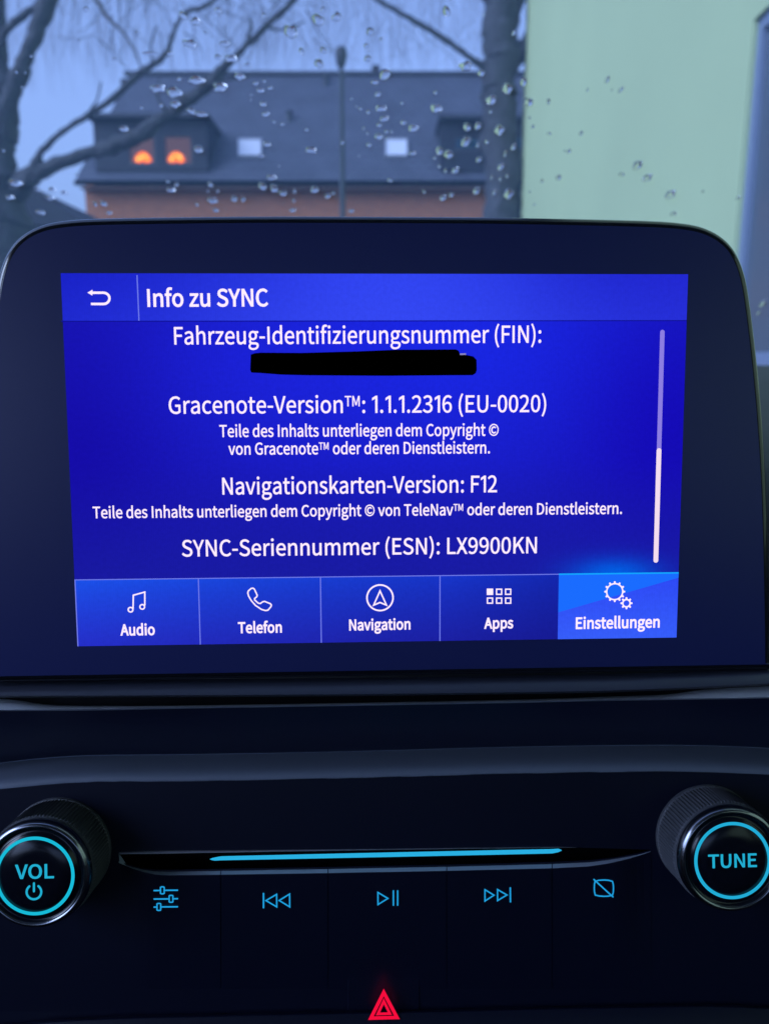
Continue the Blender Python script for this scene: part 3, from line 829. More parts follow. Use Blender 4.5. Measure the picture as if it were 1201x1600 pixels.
t.links.new(tr_.outputs[0], mxa.inputs[1]); t.links.new(gl.outputs[0], mxa.inputs[2])
mxb.inputs[0].default_value = .10       # blue veil put into the glass in place of haze and flare
t.links.new(mxa.outputs[0], mxb.inputs[1]); t.links.new(df.outputs[0], mxb.inputs[2]); t.links.new(mxb.outputs[0], ou.inputs[0])
ws = root('windscreen', 'raked windscreen spotted with rain above the dashboard', 'windscreen', WP.frame())
m = MB()
La, Lb = .72, .86
m.add([WP.w(-La, .02), WP.w(La, .02), WP.w(La, -Lb), WP.w(-La, -Lb)], [(0, 1, 2, 3)])
m.build('glass', gm, ws)
for sx in (-1, 1):
    m = MB(); m.prism([WP.w(sx*.70, .02, -.03), WP.w(sx*.78, .02, -.03), WP.w(sx*.78, -Lb, -.03), WP.w(sx*.70, -Lb, -.03)], [WP.w(sx*.70, .02, -.002), WP.w(sx*.78, .02, -.002), WP.w(sx*.78, -Lb, -.002), WP.w(sx*.70, -Lb, -.002)])
    m.build('pillar_trim', pla, ws)

# ---- raindrops: (x, y, width, height) of each drop seen in the photograph
DROPS = """341 17 11 9,306 34 15 12,286 25 11 14,412 24 6 8,216 52 7 6,297 69 22 12,351 69 16 9,235 84 25 5,266 84 10 7,341 90 11 8,361 92 20 11,
387 102 10 6,374 120 15 11,307 126 25 12,280 124 7 5,247 139 23 11,272 145 22 17,274 164 15 10,252 165 6 6,344 137 21 14,221 169 5 4,299 174 13 9,
315 179 19 8,321 52 5 5,430 53 4 4,454 50 21 20,471 80 8 10,497 32 19 18,498 100 14 13,399 131 8 6,413 127 5 5,422 138 8 5,407 142 12 7,393 148 4 3,
392 156 3 4,411 163 10 8,415 179 12 7,428 191 5 4,441 195 7 4,479 203 6 5,417 226 11 8,407 244 12 4,486 235 18 9,310 234 14 11,424 278 16 7,436 260 4 3,
267 297 14 7,276 289 7 6,262 284 5 4,329 289 9 7,332 314 15 8,366 311 10 9,380 311 8 9,410 292 12 11,428 295 12 12,442 303 12 7,460 299 6 6,459 314 5 5,
491 297 12 10,457 329 10 5,337 329 9 5,308 320 5 5,340 299 5 5,325 299 4 4,526 27 14 14,504 15 6 10,578 50 12 12,572 72 8 8,574 92 11 9,595 62 4 6,505 79 10 10,
601 117 18 17,585 129 12 6,590 148 10 8,595 170 18 9,600 186 14 8,592 196 9 6,591 214 12 9,603 206 6 5,605 216 5 5,612 206 4 4,630 192 9 7,645 201 16 10,
628 162 5 4,549 155 4 3,563 170 6 5,575 175 6 6,557 167 3 3,568 201 4 5,574 209 4 4,576 227 8 6,535 223 6 6,644 240 10 6,609 282 8 6,561 244 3 3,
512 307 9 7,521 302 5 5,549 330 9 5,692 310 10 8,662 300 5 5,680 145 6 6,681 170 18 12,697 18 12 16,756 24 4 4,802 52 5 8,727 104 18 14,751 115 11 10,
792 139 15 17,817 129 11 13,767 157 16 14,825 160 15 11,856 159 5 10,766 175 5 5,729 199 12 12,746 197 11 12,779 204 16 15,727 222 15 15,760 222 7 6,
686 236 12 12,700 242 15 12,747 250 9 8,746 228 5 6,802 230 8 11,789 240 5 12,782 261 10 11,711 267 11 9,696 267 5 7,686 260 5 5,679 247 5 5,
768 277 4 7,781 280 4 6,792 275 5 6,744 299 11 10,772 301 6 8,794 304 15 14,705 305 8 6,832 198 5 5,857 209 7 4,827 184 3 5,888 237 6 7,881 236 3 4,
872 278 8 8,846 283 4 6,827 300 3 4,834 320 4 3,948 125 6 12,969 141 6 10,917 141 3 6,955 141 3 4,907 209 5 8,827 185 3 3,831 200 4 3,995 259 14 13,
1010 279 13 11,970 273 9 5,1046 305 15 12,1051 335 9 6,1152 310 6 6,1097 300 4 4,135 15 9 8,124 64 5 5,179 93 8 4,152 26 3 3,26 113 4 4,49 88 4 4,
40 114 3 3,194 202 13 9,25 287 21 9,16 309 14 6,64 332 14 7,82 297 12 6,101 302 11 5,79 310 14 5,60 297 9 5,94 267 5 4,162 319 10 7,149 319 6 8,
171 333 9 4,6 236 5 4,120 273 4 3,34 136 3 3,1190 475 8 10,1184 489 5 7"""
wm = bpy.data.materials.new('rain_water'); wm.use_nodes = True
t = wm.node_tree; t.nodes.clear()
g_ = t.nodes.new('ShaderNodeBsdfGlass'); g_.inputs['IOR'].default_value = 1.333; g_.inputs['Roughness'].default_value = 0
ou = t.nodes.new('ShaderNodeOutputMaterial'); t.links.new(g_.outputs[0], ou.inputs[0])
def backdrop(x, y):
    if x > 1160: return 'before the window of the green building'
    if x > 818: return 'in front of the pale green wall'
    if x > 752: return 'in front of the right tree trunk'
    if x < 62 and y > 0: return 'in front of the forking left tree'
    if y < 118 or (x < 130): 
        if x < 300: return 'against the sky by the left branches'
        if x < 533: return 'against the sky left of the street lamp'
        return 'against the sky right of the street lamp'
    if y < 286:
        if 150 < x < 330 and y > 185: return 'in front of the lit dormer'
        if x > 690 and y > 188: return 'in front of the dark right dormer'
        if x < 350: return 'over the roof left of the roof windows'
        if x < 533: return 'over the roof left of the lamp pole'
        return 'over the roof right of the lamp pole'
    return 'in front of the orange brick wall'
def band(x, y):
    if y < 45: return ', high up'
    if y > 305: return ', near the touchscreen'
    return ''
drops = []
for s_ in DROPS.replace('\n', '').split(','):
    drops.append(tuple(float(v) for v in s_.split()))
rd = random.Random(21)
for (x, y, wd, hg) in drops:
    if x > 1170: P_h = .004
    c = WP.ab(x, y, .0006)
    ex = WP.ab(x+wd/2, y, .0006)[0]-c[0]
    ey = abs(WP.ab(x, y-hg/2, .0006)[1]-c[1])
    ex *= 1.0; ey *= 1.0
    n = 20 if wd > 8 else 12
    big = wd > 12
    ph = [rd.uniform(0, 6.28) for _ in range(4)]; am_ = [rd.uniform(0, .15 if big else .08) for _ in range(4)]
    am_[0] *= .6
    skew = rd.uniform(-.25, .25)
    def out(a):
        return 1+sum(am_[k]*math.sin((k+2)*a+ph[k]) for k in range(4))*(1 if big else .8)
    hgt = min(ex, ey)*(.85 if not big else .72)
    vs, fs = [], []
    rings = [1.0, 1.0, .97, .9, .78, .6, .38, .16]
    for k, r in enumerate(rings):
        hh = 0 if k == 0 else hgt*(1-(r*.93)**2.2)**.62
        for i in range(n):
            a = 2*math.pi*i/n
            rr = r*(out(a)*(r)+1*(1-r)) if r < 1 else out(a)
            A_ = ex*rr*math.cos(a) + skew*ey*rr*math.sin(a)
            B_ = ey*rr*math.sin(a)
            vs.append(WP.w(c[0]+A_, c[1]+B_-.06*ey*(1-r), .0006+hh))
    nr = len(rings)
    for k in range(nr-1):
        for i in range(n):
            j = (i+1) % n
            fs.append((k*n+i, k*n+j, (k+1)*n+j, (k+1)*n+i))
    fs.append(tuple(range(n))[::-1]); fs.append(tuple((nr-1)*n+i for i in range(n)))
    size = 'large' if wd*hg > 200 else ('medium' if wd*hg > 70 else ('small' if wd*hg > 25 else 'tiny'))
    shape = 'wide' if wd > 1.7*hg else ('tall' if hg > 1.3*wd else 'round')
    o = mk('raindrop', vs, fs, wm, smooth=True, angle=60)
    o['_x'] = x
    tag(o, '%s %s raindrop %s' % (size, shape, backdrop(x, y)+band(x, y)), 'raindrop', 'raindrops on the windscreen')

# drops that would share a description are told apart by their order from the left
_by = {}
for o in S.objects:
    if o.get('category') == 'raindrop': _by.setdefault(o['label'], []).append(o)
_ord = ['leftmost', 'second from left', 'third from left', 'fourth from left', 'fifth from left', 'sixth from left', 'seventh from left', 'eighth from left', 'ninth from left', 'tenth from left', 'eleventh from left', 'twelfth from left', 'thirteenth from left', 'fourteenth from left']
for lb, l in _by.items():
    l.sort(key=lambda o: o['_x'])
    if len(l) > 1:
        for i, o in enumerate(l): o['label'] = lb+(', rightmost' if i == len(l)-1 else (', '+_ord[i] if i < len(_ord) else ''))
for l in _by.values():
    for o in l: del o['_x']

# ================================================================ TOUCHSCREEN
ts = root('touchscreen', 'freestanding glossy black touchscreen showing a blue German settings page', 'touchscreen', SP.frame())
# outline of the housing: right side measured, left side mirrored about the middle
cxs = (SP.ab(94, 428)[0]+SP.ab(1074, 430)[0])/2
right = [(600, 336), (760, 337), (900, 339.5), (1000, 342), (1050, 344.5), (1085, 349), (1108, 356), (1128, 367), (1145, 383), (1158, 405), (1168, 436), (1176, 485), (1186, 570), (1194, 660), (1200, 760), (1203, 860), (1205, 960), (1206, 1052)]
R = [SP.ab(*p) for p in right]
def eq(pts, k=3): return smooth_poly(pts, k)
Rs = eq(R, 4)
out_r = [(a-cxs, b) for a, b in Rs]
tilt_fix = lambda a, b: (cxs+a, b)
loop2 = [(cxs-a, b) for a, b in out_r[::-1]][:-1] + [(cxs+a, b) for a, b in out_r]
# bottom edge follows the lip
def bottom(a):
    p = SP.w(a, SP.ab(600, 1064)[1]); return p
nbot = 12
a0, a1 = loop2[0][0], loop2[-1][0]
bL, bR = SP.ab(0, 1068)[1], SP.ab(1201, 1049)[1]
loop2[0] = (a0, bL); loop2[-1] = (a1, bR)
loop2 = loop2 + [(a1+(a0-a1)*k/nbot, bR+(bL-bR)*k/nbot) for k in range(1, nbot)]
N = len(loop2)
nor = []
for i in range(N):
    p, q = Vector(loop2[i-1]), Vector(loop2[(i+1) % N])
    d = (q-p).normalized(); nor.append(Vector((-d.y, d.x)))
# outward is left of travel when going clockwise
def lp(inset, h, bot=True):
    return [SP.w(loop2[i][0]-nor[i].x*inset, loop2[i][1]-nor[i].y*inset, h) for i in range(N)]
hm = mat('gloss_black_housing', (.006, .007, .012), rough=.16, spec=.7, coat=.5)
m = MB()
rr = .0021
loops = []
for k in range(7):
    a = math.pi/2*k/6
    loops.append(lp(rr*(1-math.sin(a)), -rr*(1-math.cos(a)) + .0))
loops += [lp(.0002, -.006), lp(.002, -.012), lp(.012, -.018)]
m.loft(loops, False, True)
m.build('housing', hm, ts, smooth=True, angle=60)
# the cover glass: one flush sheet
bz = mat('cover_glass', (.012, .018, .115), rough=.33, spec=.5)  # navy base colour stands in for blue flare around the lit display
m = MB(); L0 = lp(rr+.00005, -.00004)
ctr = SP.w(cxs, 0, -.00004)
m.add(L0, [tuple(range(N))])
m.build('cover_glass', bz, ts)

# display content: emissive picture, colours per grid point
dm = bpy.data.materials.new('display_picture'); dm.use_nodes = True
t = dm.node_tree; t.nodes.clear()
at1 = t.nodes.new('ShaderNodeAttribute'); at1.attribute_name = 'tone'
tc = t.nodes.new('ShaderNodeTexCoord')
wv = t.nodes.new('ShaderNodeTexWave'); wv.bands_direction = 'X'; wv.inputs['Scale'].default_value = 640
wv.inputs['Distortion'].default_value = .6
nz = t.nodes.new('ShaderNodeTexNoise'); nz.inputs['Scale'].default_value = 900
mr = t.nodes.new('ShaderNodeMapRange'); mr.inputs[3].default_value = .93; mr.inputs[4].default_value = 1.07
ad = t.nodes.new('ShaderNodeMath'); ad.operation = 'MULTIPLY_ADD'; ad.inputs[1].default_value = .25
sc_ = t.nodes.new('ShaderNodeVectorMath'); sc_.operation = 'SCALE'
e = t.nodes.new('ShaderNodeEmission'); ou = t.nodes.new('ShaderNodeOutputMaterial')
t.links.new(tc.outputs['Object'], wv.inputs[0]); t.links.new(tc.outputs['Object'], nz.inputs[0])
t.links.new(wv.outputs['Fac'], ad.inputs[0]); t.links.new(nz.outputs['Fac'], ad.inputs[2])
mr.inputs[1].default_value = .3; mr.inputs[2].default_value = .95
t.links.new(ad.outputs[0], mr.inputs[0]); t.links.new(at1.outputs['Color'], sc_.inputs[0]); t.links.new(mr.outputs[0], sc_.inputs['Scale'])
e.inputs[1].default_value = .95/2**EXPO; t.links.new(sc_.outputs[0], e.inputs[0]); t.links.new(e.outputs[0], ou.inputs[0])

c00, c10, c11, c01 = SP.ab(94, 428), SP.ab(1074, 430), SP.ab(1057, 995), SP.ab(121, 1009)
DW, DH = .174, .1044
def D(u, v): return (-DW/2+u*DW, DH/2-v*DH)     # u right 0..1, v down 0..1
def uv(x, y, h=0):
    a, b = SP.ab(x, y); return ((a+DW/2)/DW, (DH/2-b)/DH)
def patch(name, u0, v0, u1, v1, fn, h, nu=24, nv=12, m_=None, parent=None, label=None):
    vs, cs, fs = [], [], []
    for j in range(nv+1):
        for i in range(nu+1):
            s_, t_ = i/nu, j/nv
            u, v = u0+(u1-u0)*s_, v0+(v1-v0)*t_
            a, b = D(u, v)
            vs.append(SP.w(a, b, h)); cs.append(lin(*fn(u, v, s_, t_)))
    for j in range(nv):
        for i in range(nu):
            q = j*(nu+1)+i
            fs.append((q, q+nu+1, q+nu+2, q+1))
    return mk(name, vs, fs, m_ or dm, parent or ts, col=cs, label=label)
def mixc(a, b, t): t = max(0, min(1, t)); return tuple(x+(y-x)*t for x, y in zip(a, b))
vh = uv(600, 501)[1]; vt = uv(600, 901)[1]; us = uv(871.5, 950)[0]
vt = (uv(117, 906)[1]+uv(1058, 895)[1])/2
def bgc(u, v, s_, t_):
    # brighter around the upper middle, darker to the lower left; a cyan bloom over the chosen tab
    c = mixc((25, 22, 178), (26, 40, 232), math.exp(-((u-.62)/.42)**2-((v-.15)/.42)**2))
    c = mixc(c, (30, 38, 232), .5*math.exp(-((u-.30)/.25)**2-((v-.24)/.22)**2))
    c = mixc(c, (18, 0, 180), .55*math.exp(-((u-.98)/.16)**2-((v-.42)/.35)**2))
    c = mixc(c, (20, 8, 165), .65*math.exp(-((u-.0)/.16)**2-((v-.5)/.4)**2))
    c = mixc(c, (26, 30, 160), .75*max(0, min(1, (v-.5)/.33)))
    g = math.exp(-((u-.89)/.075)**2-((vt-v)/.045)**2)
    c = mixc(c, (0, 105, 240), .9*g)
    return c
patch('screen_background', 0, vh, 1, vt, bgc, .00002, 60, 60)
def hdc(u, v, s_, t_):
    c = mixc((24, 32, 200), (50, 70, 246), math.exp(-((u-.52)/.33)**2))
    c = mixc(c, (36, 42, 215), .9*max(0, (u-.72)/.28))
    return mixc(c, (60, 80, 250), .35*t_*(1-abs(u-.5)))
hb = patch('header_bar', 0, 0, 1, vh, hdc, .00002, 60, 8)
P = SP
H0 = .00006
white = emis('screen_white', lin(250, 232, 252), 1.08)
soft = emis('screen_line', lin(112, 124, 236), 1.0)
k = Marks(P, H0); k.stroke([(214.5, 430), (217.5, 501)], 1.7); k.build('divider', soft, hb)
k = Marks(P, H0)
k.stroke([(96, 502.2), (1072, 501)], 1.6); k.build('header_shadow', emis('screen_shadow', lin(17, 18, 150), 1), hb)
k = Marks(P, H0); k.stroke([(144, 457.5)]+[(162+9.5*math.sin(math.radians(a)), 466.3-8.8*math.cos(math.radians(a))) for a in range(0, 181, 15)]+[(142.5, 475)], 3.6)
k.fill([(137, 457.3), (145, 452.8), (145, 462)]); k.build('back_arrow', white, hb)
k = Marks(P, H0); k.text('Info zu SYNC', 231.5, 479, 418.5, 478.3, 26.5, bold=20); k.build('title_text', white, hb)
lines = [('heading_text', 'Fahrzeug-Identifizierungsnummer (FIN):', 273, 538.2, 844.5, 535.4, 26.8, 9),
         ('heading_text', 'Gracenote-Version™: 1.1.1.2316 (EU-0020)', 264.5, 646.4, 852, 643.6, 26.4, 9),
         ('small_text', 'Teile des Inhalts unterliegen dem Copyright ©', 343.5, 682.8, 778, 680.6, 18.4, 14),
         ('small_text', 'von Gracenote™ oder deren Dienstleistern.', 357.5, 710.4, 764.5, 708.2, 18.2, 14),
         ('heading_text', 'Navigationskarten-Version: F12', 348, 772.6, 775.5, 768.8, 25.8, 10),
         ('small_text', 'Teile des Inhalts unterliegen dem Copyright © von TeleNav™ oder deren Dienstleistern.', 146, 809.6, 970, 802.6, 17.6, 15),
         ('heading_text', 'SYNC-Seriennummer (ESN): LX9900KN', 285, 869.4, 837.5, 864, 25.2, 10)]
for nm, s_, x0, y0, x1, y1, cap, bo in lines:
    k = Marks(P, H0); k.text(s_, x0, y0, x1, y1, cap, bold=bo); k.build(nm, white, ts)
# the black stroke that covers the vehicle number
blk = mat('covered_number', (0, 0, 0), rough=1, spec=0)
k = Marks(P, H0)
k.fill([(392, 554), (398, 552), (408, 551), (470, 551.5), (560, 549), (620, 546.5), (712, 546), (716, 548), (718, 552.5), (730, 555), (739, 557), (744, 562), (744.5, 578), (743, 583), (738, 586.3), (690, 586.6), (600, 587.3), (480, 586.5), (440, 585.5), (408, 583), (393, 582.3), (391, 578)])
k.build('black_bar', blk, ts)
k = Marks(P, H0+.00008); k.fill([(718, 552.3), (727.5, 552), (727.5, 554.6), (718, 554.8)]); 
k.build('covered_digit_tip', emis('digit_tip', lin(140, 135, 190), 1), ts)
# scroll bar
k = Marks(P, H0); k.stroke([(1034, 519), (1028.7, 705)], 7, cap=True); sb = k.build('scroll_bar', emis('scroll_track', lin(140, 126, 226), 1), ts)
k = Marks(P, H0+.0001); k.stroke([(1028.7, 704), (1023.8, 875.5)], 7.6, cap=True); k.build('scroll_thumb', emis('scroll_thumb', lin(244, 222, 240), 1), sb)
# tabs
bounds = [0, uv(311, 955)[0], uv(500.5, 950)[0], uv(686.2, 950)[0], us, 1]
def tabfn(i):
    def f(u, v, s_, t_):
        L = 1-u/.8
        c = mixc(mixc((22, 48, 200), (28, 84, 240), L), mixc((26, 28, 155), (38, 48, 205), L), t_**.8)
        c = mixc(c, (16, 26, 140), .35*(1-L)*(s_ if i == 3 else .3))
        return c
    return f
names = ['audio_tab', 'telephone_tab', 'navigation_tab', 'apps_tab', 'settings_tab']
tabs = []
for i in range(4):
    tabs.append(patch(names[i], bounds[i], vt, bounds[i+1], 1, tabfn(i), .00002, 16, 12))
def selfn(u, v, s_, t_): return mixc((46, 74, 250), (56, 96, 255), t_)
tabs.append(patch(names[4], us, vt, 1, 1, selfn, .00002, 12, 12, label='brighter blue selected tab of the settings'))
k = Marks(P, H0); k.fill_ab([D(us, vt), D(us, vt+(1-vt)*.585), D(1, vt+(1-vt)*.075), D(1, vt)])
k.build('highlight_wedge', emis('wedge_blue', lin(26, 108, 255), 1), tabs[4])
k = Marks(P, H0+.00004); a, b = D(us, vt), D(1, vt)
k.stroke_ab([Vector(a), Vector(b)], .00022); k.build('top_edge', emis('cyan_edge', lin(20, 165, 255), 1), tabs[4])
for i in range(4):
    k = Marks(P, H0); k.stroke_ab([Vector(D(bounds[i], vt)), Vector(D(bounds[i+1], vt))], .00013)
    k.stroke_ab([Vector(D(bounds[i]+.0008, vt)), Vector(D(bounds[i]+.0008, 1))], .00015)
    k.build('tab_edge', soft, tabs[i])
labs = [('Audio', 189.3, 992.6, 242, 991.8, 16.6), ('Telefon', 372.7, 989, 440, 988, 16.4), ('Navigation', 546, 984.8, 640.5, 983, 16.3), ('Apps', 756.5, 982, 800.7, 981.2, 16.2), ('Einstellungen', 899.3, 982.4, 1029, 980, 17.2)]
for i, (s_, x0, y0, x1, y1, cap) in enumerate(labs):
    k = Marks(P, H0+.0001); k.text(s_, x0, y0, x1, y1, cap, bold=28); k.build('lettering', white, tabs[i])
k = Marks(P, H0); z6 = lambda X, Y: (110+X/3.0, 880+Y/3.0)
k.stroke([(208.3, 951), (208.7, 930), (226.6, 925), (226.6, 946)], 2.2); k.circle(204.4, 952.6, 3.6, 2.1); k.circle(222.6, 948.2, 3.6, 2.1)
k.build('icon', white, tabs[0])
k = Marks(P, H0)
ph_ = [(832, 140), (834, 130), (848, 118), (857, 117), (863, 122), (876, 150), (874, 157), (864, 165), (864, 172), (880, 187), (890, 189), (903, 180), (911, 179), (938, 190), (942, 196), (940, 204), (926, 220), (915, 222), (897, 217), (868, 198), (848, 175), (836, 155)]
k.stroke([z6(*q) for q in ph_], 2.1, closed=True); k.build('icon', white, tabs[1])
k = Marks(P, H0); k.circle(593.5, 934, 20.3, 2.5); k.stroke([(593.5, 923.3), (603.6, 945.5), (593.5, 941.3), (583.6, 945.5)], 2.3, closed=True); k.build('icon', white, tabs[2])
k = Marks(P, H0)
for j, yy in enumerate((924.6, 938.4)):
    for i, xx in enumerate((765, 779.2, 793.3)):
        if i == 0 and j == 0: k.fill([(xx-5, yy-5), (xx+5, yy-5), (xx+5, yy+5), (xx-5, yy+5)])
        else: k.stroke([(xx-4, yy-4), (xx+4, yy-4), (xx+4, yy+4), (xx-4, yy+4)], 2.0, closed=True)
k.build('icon', white, tabs[3])
k = Marks(P, H0+.0001)
for (gx, gy, r, ro, nt2) in ((959.6, 924.4, 12.8, 16.3, 12), (977.8, 942.4, 5.8, 9.4, 8)):
    k.circle(gx, gy, r, 2.2, 40)
    for i in range(nt2):
        a = 2*math.pi*i/nt2; ca, sa = math.cos(a), math.sin(a)
        wb, wt = (1.9, 1.1)
        k.fill([(gx+r*ca-wb*sa, gy+r*sa+wb*ca), (gx+ro*ca-wt*sa, gy+ro*sa+wt*ca), (gx+ro*ca+wt*sa, gy+ro*sa-wt*ca), (gx+r*ca+wb*sa, gy+r*sa-wb*ca)])
k.build('icon', white, tabs[4])

# ================================================================ BELOW THE SCREEN
def strip(name, rows, m_, parent, x0=-260, x1=1461, nx=70, sub=1, smooth=True, P=PP, **kw):
    """a long moulding: every row is (h, [(x, y), ...]); consecutive rows are joined"""
    xs_ = [x0+(x1-x0)*i/nx for i in range(nx+1)]
    loops = []
    for h, pts in rows:
        px_, py_ = [p[0] for p in pts], [p[1] for p in pts]
        loops.append([P.px(x, interp(px_, py_, x), h(x) if callable(h) else h) for x in xs_])
    mb = MB(); mb.loft(loops, closed=False)
    return mb.build(name, m_, parent, smooth=smooth, **kw)
def yline(*p): return smooth_poly(list(p), 6)
satin = mat('satin_black', (.032, .037, .062), rough=.42, spec=.6)
satr = mat('recess_black', (.008, .012, .045), rough=.42, spec=.5)
sat2 = mat('soft_black', (.02, .022, .027), rough=.5, spec=.5, bump=(900, .3, .0002))
gloss = mat('piano_black', (.003, .003, .004), rough=.12, spec=.5)
LT = yline((-260, 1070), (0, 1069), (300, 1067), (600, 1064.5), (900, 1060), (1000, 1057.5), (1201, 1049), (1461, 1035))
LBt = yline((-260, 1087), (0, 1087), (300, 1086), (600, 1084), (900, 1080), (1050, 1075), (1201, 1068), (1461, 1056))
off = lambda c, d: [(x, y+d) for x, y in c]
strip('lower_lip', [(.020, off(LT, -6)), (.0225, LT), (.0245, off(LT, 6)), (.0258, LBt), (.0252, off(LBt, 2)), (.018, off(LBt, 3))], satin, dash, angle=50)
TU = yline((-260, 1088), (-60, 1089), (0, 1091), (40, 1095.5), (75, 1101), (150, 1103), (300, 1102.5), (600, 1097.5), (800, 1093.5), (950, 1088.5), (1040, 1085), (1100, 1077), (1201, 1071.5), (1461, 1060))
TL = yline((-260, 1110), (0, 1109), (150, 1108), (300, 1105), (600, 1100), (800, 1096.5), (950, 1093), (1100, 1091), (1201, 1089), (1461, 1082))
strip('shadow_gap', [(.018, off(LBt, -1)), (.017, off(TU, 1))], gloss, dash)
chrome = mat('satin_chrome', (.8, .86, .98), rough=.36, metal=.45)
strip('trim_strip', [(.0165, off(TU, -.5)), (.0215, [(x, (a+c)/2) for (x, a), (_, c) in zip([(x, interp([q[0] for q in TU], [q[1] for q in TU], x)) for x in range(-260, 1462, 20)], [(x, interp([q[0] for q in TL], [q[1] for q in TL], x)) for x in range(-260, 1462, 20)])]), (.023, TL), (.0155, off(TL, 2))], chrome, dash, nx=110, angle=60)
BT = yline((-260, 1230), (-60, 1202), (0, 1193), (75, 1185), (150, 1181), (300, 1179.5), (500, 1176), (600, 1173.5), (800, 1168), (1000, 1165), (1100, 1166), (1201, 1170), (1300, 1180), (1461, 1205))
strip('recess_panel', [(.0155, off(TL, 1.5)), (.010, off(TL, 20)), (.000, off(BT, -22)), (-.0125, off(BT, -1))], satr, dash)

# ---- audio control panel
ledg = mat('ledge_skylit', (.115, .14, .20), rough=.55, bump=(900, .3, .0002))  # colour lifted to carry the sky light caught by the ledge
ap = root('audio_control_panel', 'black control panel under the touchscreen with a glowing cyan bar and five touch buttons', 'control panel', PP.frame())
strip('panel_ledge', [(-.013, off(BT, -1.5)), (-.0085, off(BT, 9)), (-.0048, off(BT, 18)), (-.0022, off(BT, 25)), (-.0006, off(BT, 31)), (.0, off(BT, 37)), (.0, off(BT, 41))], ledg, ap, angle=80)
XS0, XS1 = 186, 1016
YT = [(-260, 1345), (186, 1332), (330, 1330.5), (600, 1327), (877, 1323.5), (1016, 1327.5), (1461, 1322)]
YB = [(-260, 1345), (186, 1332), (187, 1346), (200, 1350), (220, 1356), (240, 1358.5), (262, 1359), (345, 1357.5), (512, 1354.5), (697, 1351), (862, 1346.5), (920, 1344), (960, 1339.5), (990, 1334), (1016, 1327.6), (1461, 1322)]
def yy_(c, x): return interp([p[0] for p in c], [p[1] for p in c], x)
# face in front: above the slot, and around it down to the bottom
face = gloss
xs_ = sorted(set([-260, -100, 0, 100, 150] + [186, 187, 200, 220, 240, 262, 345, 512, 697, 862, 920, 960, 990, 1016] + [1050, 1100, 1201, 1300, 1461] + list(range(262, 990, 60))))
m = MB()
up, dn, lo = [], [], []
for x in xs_:
    yt, yb = yy_(YT, x), yy_(YB, x)
    up.append(PP.px(x, yy_(BT, x)+40, 0)); dn.append(PP.px(x, yt, 0))
m.loft([up, dn], closed=False)
m.loft([[PP.px(x, yy_(YB, x), 0) for x in xs_], [PP.px(x, 1580, 0) for x in xs_], [PP.px(x, 1700, .001) for x in xs_]], closed=False)
m.build('panel_face', mat('panel_black', (.0015, .003, .015), rough=.42, spec=.28), ap)
# slot: roof, back wall
xsl = [x for x in xs_ if XS0 <= x <= XS1]
m = MB()
m.loft([[PP.px(x, yy_(YT, x), 0) for x in xsl], [PP.px(x, yy_(YT, x)+1.5, -.007) for x in xsl], [PP.px(x, max(yy_(YT, x)+1.6, yy_(YB, x)-1), -.007) for x in xsl], [PP.px(x, yy_(YB, x), 0) for x in xsl]], closed=False)
m.build('slot', gloss, ap)
m = MB(); loops = []
for x, r in [(186, .3), (190, 1.9), (260, 1.8), (330, 1.3), (600, .5), (870, .4), (900, .1)]:
    c = PP.px(x, yy_(YT, x), .0004); q = r*.25/1202
    loops.append([c+PP.u*(q*math.cos(a))+PP.n*(q*2.2*math.sin(a)) for a in [2*math.pi*i/10 for i in range(10)]])
m.loft(loops, True, True); m.build('slot_edge', mat('edge_chrome', (.8, .8, .9), rough=.3, metal=.8), ap, smooth=True)
# light bar: a rounded tapering rod
m = MB(); loops = []
for x, r in [(328, .2), (331, 1.4), (336, 2.4), (345, 3.0), (450, 3.2), (600, 3.4), (750, 3.4), (862, 3.3), (872, 2.6), (877, .4)]:
    yc = 1341.3+(x-328)*(1329.6-1341.3)/(877-328) + (1.0 if x < 345 else 0) - (1.2 if x > 865 else 0)
    c = PP.px(x, yc, .0002); q = r*.25/1202*1.0
    loops.append([c+PP.u*(q*math.cos(a))+PP.n*(q*.8*math.sin(a)) for a in [2*math.pi*i/12 for i in range(12)]])
m.loft(loops, True, True)
m.build('light_bar', emis('cyan_bar', lin(42, 176, 226), 1.0), ap, smooth=True)
